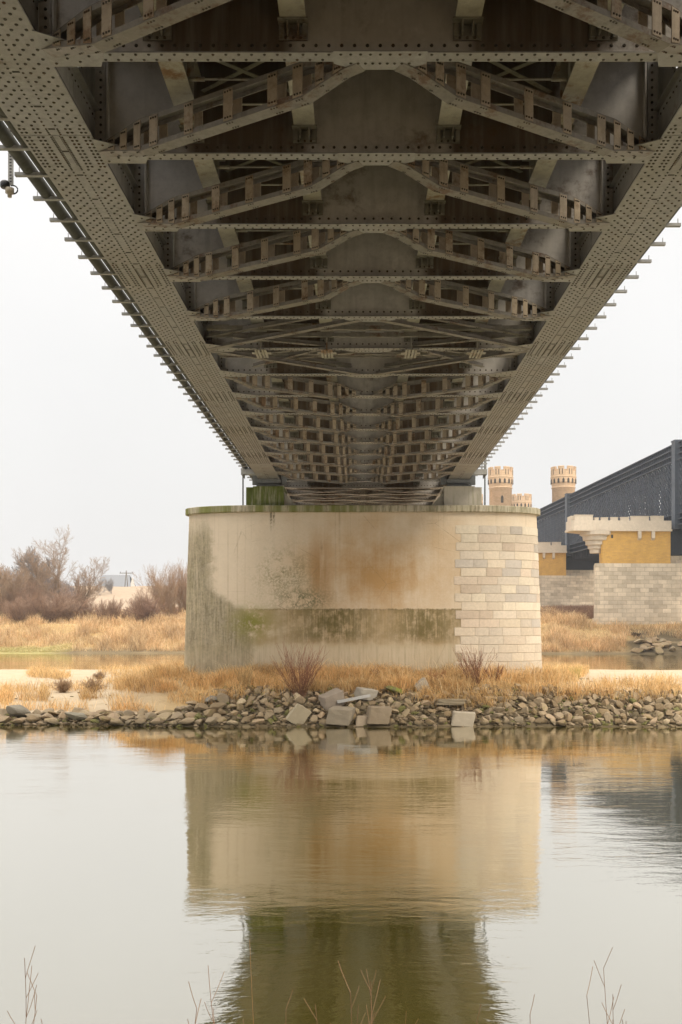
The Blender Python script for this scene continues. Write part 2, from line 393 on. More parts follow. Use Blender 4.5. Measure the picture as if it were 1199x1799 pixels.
# ------------------------------------------------------------------ terrain
def sm(a, b, t): t = np.clip((t - a) / (b - a), 0, 1); return t * t * (3 - 2 * t)
_g = {}
def vnoise(x, y, s, seed=0):
    x = np.asarray(x, float) / s; y = np.asarray(y, float) / s
    if seed not in _g: _g[seed] = np.random.default_rng(100 + seed).random((256, 256))
    g = _g[seed]; xi = np.floor(x).astype(int); yi = np.floor(y).astype(int); fx = x - xi; fy = y - yi
    fx = fx * fx * (3 - 2 * fx); fy = fy * fy * (3 - 2 * fy); a = lambda i, j: g[(xi + i) % 256, (yi + j) % 256]
    return (a(0, 0) * (1 - fx) + a(1, 0) * fx) * (1 - fy) + (a(0, 1) * (1 - fx) + a(1, 1) * fx) * fy - .5
def yw(x): return 42.75 + .7 * sm(-5, -13, -np.asarray(x)) * 0 + .75 * (1 - sm(-13, -6, x)) + .35 * vnoise(x, x * 0, 2.2, 3)
def height(x, y):
    x = np.asarray(x, float); y = np.asarray(y, float)
    near = np.interp(y, [-60, 0, 3, 6, 9, 11, 20], [3.6, 2.80, 2.2, 1.05, 0.0, -.6, -1.5])
    t = y - yw(x)
    ztop = .34 + 1.2 * sm(-9, -5.5, x) - .2 * sm(8, 11, x)
    wid = 2.0 + 1.4 * sm(-9, -5.5, x) - .4 * sm(8, 11, x)
    front = np.where(t < 0, t * .35, ztop * sm(-.35, 1, t / wid) - ztop * sm(-.35, 1, 0 * t))
    front = front + .05 * sm(0, .3, t)
    pier = 1.95 - 0
    cenm = sm(-13, -8, x) * (1 - sm(9, 13, x))
    plat = np.interp(y, [40, 46, 49, 56, 62, 84, 97, 110], [0, .0, .42, .5, .45, .0, -1.6, -2.2])
    platL = np.interp(y, [40, 45, 50, 60, 85, 97, 110], [0, .0, .35, .5, .15, -1.0, -2.2])
    platR = np.interp(y, [40, 46, 52, 62, 80, 90, 110], [0, .0, .06, .0, -.5, -1.75, -2.9])
    L = 1 - sm(-13, -8, x); Rr = sm(9, 13, x)
    isl = front + plat * cenm + platL * L + platR * Rr
    isl = isl + 1.0 * np.exp(-((x + 9.8) / 2.4) ** 2) * sm(45.5, 50, y) * (1 - sm(56, 66, y))
    isl = isl + .10 * vnoise(x, y, 3.0, 1) * sm(1.5, 4, t) + .05 * vnoise(x, y, .9, 2) * sm(1, 3, t)
    isl = isl - 3 * sm(38, 60, np.abs(x))
    yf = 143.5 + 2.0 * sm(20, -30, -x) * 0 + 2.0 * (1 - sm(-30, 0, x)) - 2.5 * sm(10, 35, x) + 1.6 * vnoise(x, y * 0, 9, 4)
    q = y - yf
    far = np.interp(q, [-12, 0, 2, 7, 15, 30, 75, 150, 170, 230, 3000], [-1.6, 0, .5, 2.2, 4.2, 4.9, 7.0, 15.3, 15.4, 13, 9])
    flatm = (1 - sm(-48, -42, x)) * (1 - sm(4, 14, q)) * sm(0, 1.5, q)
    far = far * (1 - .55 * flatm) + .5 * vnoise(x, y, 7, 5) * sm(2, 10, q)
    return np.maximum.reduce([near, np.maximum(isl, -1.5), np.maximum(far, -1.5)])
def hz(x, y): return float(height(np.array([x]), np.array([y]))[0])
def ground_hit(px, py, d0=38, d1=320):
    d = np.linspace(d0, d1, 6000); x = (px - VX) / F * d; z = CZ + (VY - py) / F * d
    i = np.argmax(height(x, d) >= z); return Vector((float(x[i]), float(d[i]), float(height(x[i:i + 1], d[i:i + 1])[0])))

def axis(parts):
    a = []
    for lo, hi, st in parts: a.append(np.arange(lo, hi, st))
    return np.unique(np.concatenate(a + [[parts[-1][1]]]))
gx_ = axis([(-1800, -300, 150), (-300, -80, 20), (-80, -30, 2), (-30, 30, .4), (30, 80, 2), (80, 300, 20), (300, 1800, 150)])
gy_ = axis([(-60, 38, 1.5), (38, 62, .35), (62, 100, 1), (100, 140, 4), (140, 180, 1), (180, 330, 5), (330, 3000, 120)])
GX, GY = np.meshgrid(gx_, gy_); GZ = height(GX, GY)
nx, ny = len(gx_), len(gy_)
idx = np.arange(nx * ny).reshape(ny, nx)
quads = np.stack([idx[:-1, :-1], idx[:-1, 1:], idx[1:, 1:], idx[1:, :-1]], -1).reshape(-1, 4)
def px_of(x, y): return VX + x / y * F
def py_of(y, z): return VY - (z - CZ) / y * F
SAND = np.array([.50, .405, .285]); LITT = np.array([.40, .28, .13]); SOIL = np.array([.11, .085, .05]); GREEN = np.array([.33, .29, .12]); FIELD = np.array([.40, .31, .23]); BED = np.array([.09, .07, .03])
C = np.zeros(GX.shape + (3,)); C[:] = SAND
def blend(C, colr, m): C += (colr - C) * np.clip(m, 0, 1)[..., None]
T_ = GY - yw(GX)
blend(C, LITT, sm(-12, -7, GX) * (1 - sm(8.5, 11, GX)) * sm(2.0, 3.4, T_) * (1 - sm(54, 58, GY)))
blend(C, SOIL, (1 - sm(1.8, 3.0, T_ + .6 * vnoise(GX, GY, 1.2, 6) + 1.1 * (1 - sm(-9, -6, GX)))) * (GY > 38))
far_ = sm(130, 140, GY); blend(C, LITT, far_); blend(C, SOIL * 1.6, far_ * (1 - sm(.25, .7, GZ + .5 * vnoise(GX, GY, 3, 21)))); blend(C, FIELD, sm(195, 215, GY))
blend(C, GREEN, far_ * (1 - sm(-46, -42, GX)) * (1 - sm(148, 152, GY)))
blend(C, SOIL, far_ * (px_of(GX, GY) > 1105) * (1 - sm(151, 156, GY)))
blend(C, SOIL * .8, (1 - sm(12, 20, GY))); blend(C, BED, sm(.05, -.15, -GZ * 0 + 0) * 0 + (1 - sm(-.3, .02, GZ)))
g = link('ground', np_mesh('ground', np.stack([GX, GY, GZ], -1).reshape(-1, 3), quads, M['ground'], C.reshape(-1, 3), True)); tag(g, kind='structure')
mb = MB(); mb.add([(-1800, -40, 0), (1800, -40, 0), (1800, 170, 0), (-1800, 170, 0)], [(0, 1, 2, 3)])
tag(mb.build('river_water', M['water']), kind='structure')

# ------------------------------------------------------------------ railway bridge
S = 2.822; D0 = 13.204; H = CZ + 7.5; BX = .29
bridge = empty('railway_bridge', (BX, 0, H))
tag(bridge, 'riveted grey steel railway bridge seen from below, crossing the river overhead onto the concrete pier', 'bridge')
def dep(i): return D0 + S * i
I0, I1 = -4, 21
YB0, YB1 = -30.0, dep(24)
PIER_Y = 52.9; JOINT = 14.25
joints = [dep(.75 + 2.04 * k) for k in range(-3, 7)] + [dep(13.3)]

def make_chord():
    c = MB()
    js = [YB0] + joints + [dep(14) + .75]
    for a, b in zip(js[:-1], js[1:]): c.box(-.55, .55, a + .008, b - .008, 0, .03)
    c.box(-.55, .55, YB0, dep(14) + .75, .031, .05, 1)
    c.box(-.55, .55, dep(14) + .9, YB1, .0, .05)
    for a, b in ((YB0, dep(14) + .75), (dep(14) + .9, YB1)):
        for x in (-.40, .40):
            c.box(x - .012, x + .012, a, b, .052, .72)
            c.box(x - .09, x + .013, a, b, .053, .066); c.box(x + .0135, x + .11, a, b, .053, .066)
        c.box(-.5, .5, a, b, .722, .75)
    # rivets under the flange
    for a, b in zip(js[:-1], js[1:]):
        if b < 6 : continue
        y = a + .06; r = 0
        while y < b - .04:
            dense = (y - a < 1.05) or (b - y < .3)
            if y < 47:
                rows = (-.49, -.42, -.28, -.21, .21, .28, .42, .49) if dense else ((-.46, -.27, .27, .46) if r % 2 else (-.37, -.19, .19, .37))
                for x in rows: c.rivet((x, y, 0), (0, 0, -1), .026, .012, 2)
                for x in (-.085, .085):
                    c.rivet((x, y, 0), (0, 0, -1), .02, .010, 2)
                    if dense: c.rivet((x, y + .055, 0), (0, 0, -1), .02, .010, 2)
            y += .11; r += 1
        for x in (-.055, .055): c.box(x - .004, x + .004, a + .01, min(a + 1.0, b), -.004, -.001, 1)
        y = a + .5
        while y < b:
            c.box(-.05, .05, y, y + .035, -.006, -.001, 1); y += .62 + .35 * random.random()
    for y in np.arange(9, 46, .16):
        for z in (.12, .62):
            c.rivet((.412, y, z), (1, 0, 0), .022, .014, 2); c.rivet((-.412, y, z), (-1, 0, 0), .022, .014, 2)
    for j in joints:
        for x in (-1, 1):
            c.box(x * .414 - .006, x * .414 + .006, j - .5, j + .5, .16, .6)
    return c.mesh('bottom_chord', [M['flange'], M['darksteel'], M['rivet']])
chord_me = make_chord()
for sx in (-1, 1): link('bottom_chord', chord_me, bridge, (sx * 4.95, 0, 0))

def truss(parent):
    for sx in (-1, 1):
        t = MB(); t.box(sx * 4.95 - .4, sx * 4.95 + .4, YB0, YB1, 9.4, 10.0); t.build('top_chord', M['beam'], parent)
    post = MB(); post.box(-.22, .22, -.2, -.17, .752, 9.398); post.box(-.22, .22, .17, .2, .752, 9.398); post.box(-.012, .012, -.168, .168, .752, 9.398)
    pm = post.mesh('truss_post', [M['beam']])
    dg = MB(); dg.bar((0, .15, .76), (0, 2 * S - .15, 9.39), .34, .3); dm = dg.mesh('truss_diagonal', [M['beam']])
    dg = MB(); dg.bar((0, 2 * S - .15, .76), (0, .15, 9.39), .34, .3); dm2 = dg.mesh('truss_diagonal', [M['beam']])
    for sx in (-1, 1):
        n = 0
        for i in range(-14, 24, 2):
            link('truss_post', pm, parent, (sx * 4.95, dep(i), 0))
            if i not in (14,): link('truss_diagonal', dm if n % 2 else dm2, parent, (sx * 4.95, dep(i), 0))
            n += 1
truss(bridge)
kn = MB(); kn.add([(-.006, -1.0, .752), (-.006, 1.0, .752), (-.006, .3, 1.695), (-.006, -.3, 1.695), (.006, -1.0, .752), (.006, 1.0, .752), (.006, .3, 1.695), (.006, -.3, 1.695)], MB.BF)
for f in np.linspace(.05, .95, 8):
    for sg in (-1, 1): kn.rivet((.006, sg * (.93 - .7 * f), .76 + .93 * f), (1, 0, 0), .02, .014, 1); kn.rivet((-.006, sg * (.93 - .7 * f), .76 + .93 * f), (-1, 0, 0), .02, .014, 1)
kn_me = kn.mesh('knee_plate', [M['beam'], M['rivet']])
for i in range(-2, 15):
    for sx in (-1, 1): link('knee_plate', kn_me, bridge, (sx * 4.56, dep(i), 0))

# floor beam, local y = 0, z = 0 bottom of flange
def make_floor_beam():
    b = MB()
    Lw = 4.53
    b.box(-4.36, 4.36, -.105, .105, 0, .02)
    b.box(-Lw, Lw, -.008, .008, .022, 1.66)
    b.box(-4.36, 4.36, -.026, -.009, .022, .19); b.box(-4.36, 4.36, .009, .026, .022, .13)
    b.box(-4.5, 4.5, -.12, .12, 1.661, 1.68)
    for x in np.arange(-4.25, 4.3, .17):
        b.rivet((x, -.026, .14), (0, -1, 0), .026, .02, 1)
        b.rivet((x, -.06, 0), (0, 0, -1), .023, .012, 1); b.rivet((x + .085, .06, 0), (0, 0, -1), .023, .012, 1)
    for sx in (-1, 1):
        # riveted end angles joining the girder post, and a web stiffener
        b.box(min(sx * 4.36, sx * 4.50), max(sx * 4.36, sx * 4.50), -.03, -.0085, .195, 1.655)
        b.box(sx * 4.3 - .012, sx * 4.3 + .012, -.14, -.0085, .195, 1.655)
        for z in np.arange(.26, 1.65, .12):
            b.rivet((sx * 4.43, -.03, z), (0, -1, 0), .024, .018, 1)
        for x in (sx * .35 * 0 + sx * 2.05,):
            b.box(x - .05, x + .05, -.022, -.0085, .195, .9)
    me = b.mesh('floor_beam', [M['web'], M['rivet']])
    # bottom flange plate gets the paler paint
    me.materials.append(M['flange'])
    for p in me.polygons[:6]: p.material_index = 2
    return me
beam_me = make_floor_beam()
def make_gusset_center():
    b = MB(); b.add([(-.62, -.16, 0), (.62, -.16, 0), (.62, .13, 0), (.33, .27, 0), (-.33, .27, 0), (-.62, .13, 0),
                     (-.62, -.16, .012), (.62, -.16, .012), (.62, .13, .012), (.33, .27, .012), (-.33, .27, .012), (-.62, .13, .012)],
                    [(0, 1, 2, 3, 4, 5), (11, 10, 9, 8, 7, 6)] + [(i, 6 + i, 6 + (i + 1) % 6, (i + 1) % 6) for i in range(6)])
    for x in np.arange(-.52, .56, .13): 
        b.rivet((x, -.09, 0), (0, 0, -1), .023, .012, 1); b.rivet((x * .75, .12, 0), (0, 0, -1), .023, .012, 1)
    return b.mesh('gusset_plate', [M['flange'], M['rivet']])
gus_c = make_gusset_center()
def make_gusset_end(sx):
    b = MB(); P = [(3.62, -.15), (4.42, -.62), (4.42, .2), (3.75, .2)]
    P = [(sx * x, y) for x, y in P]
    if sx < 0: P = P[::-1]
    b.prism(P, 0, .012)
    for x, y in ((3.85, -.05), (4.0, -.2), (4.0, .08), (4.15, -.3), (4.15, .0), (4.3, -.42), (4.3, -.1), (4.33, .12)): b.rivet((sx * x, y, 0), (0, 0, -1), .023, .012, 1)
    return b.mesh('gusset_plate', [M['flange'], M['rivet']])
gus_e = {s: make_gusset_end(s) for s in (-1, 1)}
def make_bracket():
    b = MB(); b.box(-.19, .19, -.05, -.029, .2, .40); 
    for x in (-.15, .15): b.box(x - .03, x + .03, -.09, -.051, .22, .40)
    b.box(-.20, .20, -.2, -.0505, .402, .418)
    for x in (-.07, .07): b.box(x - .012, x + .012, -.17, -.052, .25, .40)
    for x in (-.1, 0, .1): b.rivet((x, -.05, .23), (0, -1, 0), .022, .02, 1)
    return b.mesh('stringer_seat', [M['beam'], M['rivet']])
br_me = make_bracket()
SX = (-2.95, -1.15, 1.15, 2.95)
for i in range(-3, I1 + 2):
    if i == 14: 
        pass
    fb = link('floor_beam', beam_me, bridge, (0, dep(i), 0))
    link('gusset_plate', gus_c, fb, (0, 0, -.0145))
    for s in (-1, 1): link('gusset_plate', gus_e[s], fb, (0, 0, -.0145))
    for x in SX: link('stringer_seat', br_me, fb, (x, 0, 0))

def make_stringer():
    b = MB(); a, e = .06, S - .06
    b.box(-.17, .17, a, e - .05, .42, .44); b.box(-.012, .012, a, e, .442, 1.20); b.box(-.15, .15, a, e, 1.202, 1.225)
    for sx in (-1, 1):
        b.box(min(sx * .013, sx * .1), max(sx * .013, sx * .1), a, e, .4425, .455)
        for y in (.75, 1.45, 2.15): b.box(min(sx * .013, sx * .12), max(sx * .013, sx * .12), y - .008, y + .008, .457, 1.2)
    return b.mesh('stringer', [M['beam_pale']])
st_me = make_stringer()
rod = MB(); rod.tube([(-.73, 0, 0), (.73, 0, 0)], .016, 6); rod.tube([(-.73, 0, 0), (-.50, 0, 0)], .032, 6); rod.tube([(.50, 0, 0), (.73, 0, 0)], .032, 6)
rod_me = rod.mesh('tie_rod', [M['beam_pale']])
xb = MB()
for p, q in (((-.72, .2), (.72, 1.4)), ((.72, .2), (-.72, 1.4)), ((-.72, 1.45), (.72, 2.65)), ((.72, 1.45), (-.72, 2.65))):
    dz = .0 if p[0] < 0 else .014
    xb.bar((p[0], p[1], .95 + dz), (q[0], q[1], .95 + dz), .08, .012)
xb.box(-.72, .72, 1.38, 1.46, .87, .93)
xb_me = xb.mesh('stringer_bracing', [M['beam']])
for i in range(-3, I1 + 1):
    for x in SX: link('stringer', st_me, bridge, (x, dep(i), 0))
    for cx in (-2.05, 2.05):
        link('stringer_bracing', xb_me, bridge, (cx, dep(i), 0))
        if i < 9:
            for f in (.25, .5, .75): link('tie_rod', rod_me, bridge, (cx, dep(i) + S * f + .02, .49))

# deck above, dark troughs
dk = MB(); dk.box(-4.52, 4.52, YB0, YB1, 1.70, 1.80)
for y in np.arange(8, YB1, .62): dk.box(-4.3, 4.3, y, y + .22, 1.50, 1.699)
dk.build('deck', M['darksteel'], bridge)
wk = MB()
for sx in (-1, 1): wk.box(min(sx * 5.5, sx * 6.15), max(sx * 5.5, sx * 6.15), YB0, YB1, 1.62, 1.70)
wk.build('walkway', M['darksteel'], bridge)

# lattice braces: near end at x=0 of local, far end at x=L; profile bends at both ends
def make_lattice():
    dx = 4.12; dy = S - .32; L = math.hypot(dx, dy); t = .09; hh = .28
    uk = [0, .17, .30, .78, .86, 1.0]
    zb = [.20, .05 + .05, .0, .0, .0, .0]
    ub = [0, .05, .19, .81, .95, 1.0]; zbo = [.0, -.02, -.21, -.21, -.05, .0]
    ut = [0, .05, .19, .82, .96, 1.0]; zt = [.12, .15, hh, hh, .13, .10]
    c = MB()
    def strip(us, zs, sign):
        for a in range(len(us) - 1):
            p = Vector((us[a] * L, 0, zs[a])); q = Vector((us[a + 1] * L, 0, zs[a + 1]))
            c.bar(p, q, 2 * t + .035, .014)
            for s in (-1, 1):
                o = Vector((0, s * (t + .009), sign * .040)); c.bar(p + o, q + o, .014, .064)
    strip(ub, zbo, 1); strip(ut, zt, -1)
    bts = []
    fr = [.065, .125, .20, .29, .455, .61, .755, .825, .885, .94]
    for u in fr:
        w = .165 if .15 < u < .8 else .14
        z0 = np.interp(u, ub, zbo) ; z1 = np.interp(u, ut, zt)
        if z1 - z0 < .14: continue
        for s in (-1, 1):
            y = s * (t + .0235); bt = MB(); bts.append(bt)
            za, zc = np.interp(u - w / 2 / L, ut, zt), np.interp(u + w / 2 / L, ut, zt)
            ba, bc = np.interp(u - w / 2 / L, ub, zbo), np.interp(u + w / 2 / L, ub, zbo)
            xa, xc = u * L - w / 2, u * L + w / 2; e = .006
            bt.add([(xa, y - e, ba + .015), (xc, y - e, bc + .015), (xc, y + e, bc + .015), (xa, y + e, ba + .015),
                    (xa, y - e, za - .02), (xc, y - e, zc - .02), (xc, y + e, zc - .02), (xa, y + e, za - .02)], MB.BF)
            for xr in (xa + .035, u * L, xc - .035):
                bt.rivet((xr, y + s * e, z0 + .055), (0, s, 0), .017, .012, 1); bt.rivet((xr, y + s * e, z1 - .06), (0, s, 0), .017, .012, 1)
                c.rivet((xr, s * (t - .02), z0 - .007), (0, 0, -1), .017, .010, 1)
    al = MB()
    for q in bts:
        n = len(al.v); al.v += q.v; al.f += [[n + i for i in f] for f in q.f]; al.mi += q.mi; al.sm += q.sm; al.c += q.c
    mats = [M['batten'], M['rivet']]
    return c.mesh('lateral_brace', [M['brace'], M['rivet']]), [q.mesh('batten_plate', mats) for q in bts], al.mesh('batten_plate', mats), math.atan2(dy, dx)
lat_me, bat_mes, bat_all, lang = make_lattice()
def lattice(i, kind):
    for s in (-1, 1):
        if kind == 'near':   # from the middle of beam i to the girder at beam i+1
            o = link('lateral_brace', lat_me, bridge, (s * .25, dep(i) + .20, -.012)); a = lang if s > 0 else math.pi - lang
        else:                # from the girder at beam i to the middle of beam i+1
            o = link('lateral_brace', lat_me, bridge, (s * 4.37, dep(i) + .20, -.012)); a = math.pi - lang if s > 0 else lang
        o.rotation_euler.z = a
        if kind == 'near' and 0 <= i: 
            for bm_ in bat_mes: link('batten_plate', bm_, o)
        else: tag(link('batten_plate', bat_all, o), kind='stuff')
for i in range(-3, 4): lattice(i, 'near')
for i in range(6, 14): lattice(i, 'far')
def thin_brace(p, q, z=-.02, w=.16, name='flat_brace'):
    b = MB(); b.bar((*p, z), (*q, z), w, .014); 
    b.bar((*p, z + .06), (*q, z + .06), .016, .1)
    L = (Vector(q) - Vector(p)).length
    for f in (.2, .21, .4, .41, .6, .61, .8, .81):
        x = p[0] + (q[0] - p[0]) * f; y = p[1] + (q[1] - p[1]) * f
        b.rivet((x + .03, y, z - .007), (0, 0, -1), .018, .012, 1); b.rivet((x - .03, y, z - .007), (0, 0, -1), .018, .012, 1)
    return b.build(name, [M['brace'], M['rivet']], bridge)
for s in (-1, 1):
    thin_brace((s * .25, dep(4) + .15), (s * 4.38, dep(5) - .05)); thin_brace((s * .5, dep(4) + .2), (s * 4.38, dep(5) - .4), .22, .12)
    thin_brace((s * 4.38, dep(5) + .1), (s * .25, dep(6) - .12)); thin_brace((s * 4.38, dep(5) + .5), (s * .5, dep(6) - .05), .22, .12)
    thin_brace((s * 1.2, dep(5) + .1), (s * 3.4, dep(6) - .7), .06, .12); thin_brace((s * 3.6, dep(5) - .9), (s * 1.2, dep(5) - .1), .06, .12)
    thin_brace((s * 3.6, dep(5) + 1.1), (s * 1.2, dep(5) + .15), .10, .12); thin_brace((-s * .2, dep(5) + .55), (s * 2.6, dep(5) + 1.6), .14 + .02 * s, .11)
for yy, z, w in ((dep(5) - 1.0, .26, .14), (dep(5) - .62, .18, .10), (dep(5) + .95, .12, .12), (dep(5) + 1.5, .2, .1)):
    b = MB(); b.box(-4.3, 4.3, yy, yy + w, z, z + .1); 
    for x in np.arange(-3.9, 4, .9): b.box(x - .2, x + .2, yy - .012, yy, z - .02, z + .12)
    b.build('hinge_strut', M['brace'], bridge)
for x in SX:
    b = MB(); b.box(-.26, .26, -.09, .09, -.1, -.085); b.box(-.16, -.02, -.42, .42, -.12, -.104); b.box(.02, .16, -.42, .42, -.12, -.104)
    for y in np.arange(-.36, .4, .12):
        for xr in (-.09, .09): b.rivet((xr, y, -.12), (0, 0, -1), .02, .012, 1)
    for y in (-.3, .3): b.box(-.02 + 0, .02, y - .02, y + .02, -.1, .28)
    b.build('hinge_hanger', [M['beam_pale'], M['rivet']], bridge, (x, dep(5) + .05, 0))
# second span past the pier: plain cross laterals
for i in range(15, 22):
    for s in (-1, 1):
        thin_brace((s * 4.37, dep(i) + .1), (s * .2, dep(i + 1) - .1)); thin_brace((s * .2, dep(i) + .1), (s * 4.37, dep(i + 1) - .1), -.04)
# pipes and their brackets
p = MB(); p.tube([(-6.07, YB0, .46), (-6.07, YB1, .46)], .115, 14); p.build('service_pipe', M['pipe'], bridge)
p = MB(); p.tube([(-5.78, YB0, .46), (-5.78, YB1, .46)], .115, 14); p.build('service_pipe', M['pipe'], bridge)
p = MB(); p.tube([(5.78, YB0, .53), (5.78, YB1, .53)], .135, 14); p.build('service_pipe', M['pipe'], bridge)
b = MB(); b.box(0, .72, -.04, .04, .33, .338); b.box(0, .72, -.04, -.032, .3385, .39); b.tube([(.67, 0, .339), (.67, 0, .49)], .009, 5)
pb_me = b.mesh('pipe_bracket', [M['galv']])
b = MB(); b.box(-.95, 0, -.04, .04, .33, .338); b.box(-.95, 0, -.04, -.032, .3385, .39); b.tube([(-.88, 0, .339), (-.88, 0, .49)], .008, 5)
pb_me2 = b.mesh('pipe_bracket', [M['galv']])
for k in range(48):
    y = 8.6 + k * .985
    link('pipe_bracket', pb_me2, bridge, (-5.36, y, 0)); link('pipe_bracket', pb_me, bridge, (5.36, y + .25, 0))
# inspection platforms beside the pier
for s in (-1, 1):
    b = MB(); y0 = 50.2; y1 = 51.9
    b.box(min(s * 5.1, s * 6.2), max(s * 5.1, s * 6.2), y0, y1, .18, .24); b.box(min(s * 5.1, s * 6.2), max(s * 5.1, s * 6.2), y0 - .012, y0, -.02, .24)
    b.box(min(s * 6.2, s * 6.212), max(s * 6.2, s * 6.212), y0, y1, -.02, .24)
    o = b.build('inspection_platform', M['galv'], bridge)
    b = MB()
    for x in (5.55, 6.15):
        for y in (y0 + .05, y1 - .05): b.bar((s * x, y, .241), (s * x, y, 1.35), .05, .05)
    for z in (.8, 1.33):
        b.bar((s * 5.5, y0 + .05, z), (s * 6.18, y0 + .05, z), .03, .03); b.bar((s * 6.15, y0 + .05, z + .001), (s * 6.15, y1 - .05, z + .001), .03, .03)
    b.build('railing', M['galv'], o)
    b = MB(); b.tube([(s * 6.27, 51.6, -1.47), (s * 6.27, 51.6, 1.5)], .038, 8); b.build('drain_pipe', M['pipe'], bridge)

# bearings
for s in (-1, 1):
    b = MB(); b.box(-.62, .62, -.7, .7, -.2, -.004); b.box(-.5, .5, -.5, .5, -.30, -.2005); b.box(-.66, .66, -.8, .8, -.43, -.3005)
    b.box(.63, .9, -.5, -.2, -.26, .35); b.box(-.9, -.63, -.5, -.2, -.26, .35)
    b.build('bearing', M['bearing'], bridge, (s * 4.95, PIER_Y - .2, 0))

# navigation lamp on a perforated strip
lp = empty('navigation_lamp', at(19, 330, 17.4))
tag(lp, 'small black and brass lamp hanging on a perforated steel strip from the bridge edge', 'lamp')
b = MB(); L = 1.12
b.box(-.045, .045, -.01, .01, .05, L)
for z in np.arange(.1, L, .055): b.box(-.018, .018, -.0135, -.0105, z, z + .02, 1)
b.build('hanger_strip', [M['galv'], M['black']], lp)
b = MB(); b.lathe([(0, 0), (.07, .0), (.085, .02), (.085, .09), (.06, .12), (.0, .122)], 16, -.10, 0); b.build('lamp_head', M['black'], lp)
b = MB(); b.lathe([(.0, -.16), (.035, -.16), (.04, -.1), (.075, -.09), (.075, -.005), (0, -.004)], 14, -.02, 0); b.build('lamp_body', M['brass'], lp)
b = MB(); b.tube([(.03 + .09 * math.sin(t), 0, -.03 + .075 * -math.cos(t)) for t in np.linspace(.2, math.pi * 1.1, 14)], .012, 6); b.build('cable', M['black'], lp)

# ------------------------------------------------------------------ river pier
pier = empty('river_pier', (.24, PIER_Y, 0))
tag(pier, 'large stained concrete pier with rounded ends and granite blocks on its right end', 'bridge pier')
def outline(a, b, st, n=40):
    """stadium with elliptical ends, counter-clockwise from the front left"""
    P = []
    for k in range(n + 1):
        t = -math.pi / 2 + math.pi * k / n; P.append((st + (a - st) * math.cos(t), b * math.sin(t)))
    for k in range(n + 1):
        t = math.pi / 2 + math.pi * k / n; P.append((-st + (a - st) * math.cos(t), b * math.sin(t)))
    return P
def loft(mb, lv, st, n=40, mi=0, smooth=True, caps=True):
    rings = [[(x, y, z) for x, y in outline(a, b, st, n)] for a, b, z in lv]
    m = len(rings[0]); vs = [p for r in rings for p in r]; fs = []
    for i in range(len(rings) - 1):
        for k in range(m): fs.append((i * m + k, i * m + (k + 1) % m, (i + 1) * m + (k + 1) % m, (i + 1) * m + k))
    mb.add(vs, fs, mi, smooth=smooth)
    if caps:
        mb.add(rings[0], [tuple(range(m))[::-1]], mi); mb.add(rings[-1], [tuple(range(m))], mi)
ZC0, ZC1 = 10.14, 10.49
def pa(z): return 9.22 + (10.1 - z) * .0335
def pb(z): return 1.78 + (10.1 - z) * .03
ST = 5.2
b = MB(); loft(b, [(pa(z), pb(z), z) for z in np.linspace(-.5, ZC0 - .001, 24)], ST); b.build('pier_body', M['pier'], pier)
b = MB(); loft(b, [(9.36, 1.93, ZC0), (9.42, 1.98, ZC0 + .03), (9.42, 1.98, ZC1 - .03), (9.38, 1.94, ZC1)], ST + .1, smooth=False); b.build('coping', M['coping'], pier)
b = MB(); b.lathe([(2.2, ZC1 + .001), (0, ZC1 + .12)], 4); 
# bearing blocks on the coping
for s in (-1, 1):
    b = MB(); zt = H - .432
    b.box(-.80, .80, -1.2, 1.2, ZC1 + .002, zt); b.box(s * 1.0 - .2, s * 1.0 + .2, -.8, 1.2, ZC1 + .002, zt)
    b.build('bearing_block', M['ped_moss'] if s < 0 else M['ped_pale'], pier, (s * 4.95 + BX - .24, -.15, 0))
    b = MB(); b.add([(-s * .805, -1.0, ZC1 + .003), (-s * 1.5, -1.0, ZC1 + .003), (-s * .805, -1.0, zt - .25), (-s * .805, 1.0, ZC1 + .003), (-s * 1.5, 1.0, ZC1 + .003), (-s * .805, 1.0, zt - .25)],
                    [(0, 1, 2), (5, 4, 3), (1, 4, 5, 2), (0, 3, 4, 1), (0, 2, 5, 3)])
    b.build('bearing_buttress', M['ped_pale'], pier, (s * 4.95 + BX - .24, -.1, 0))
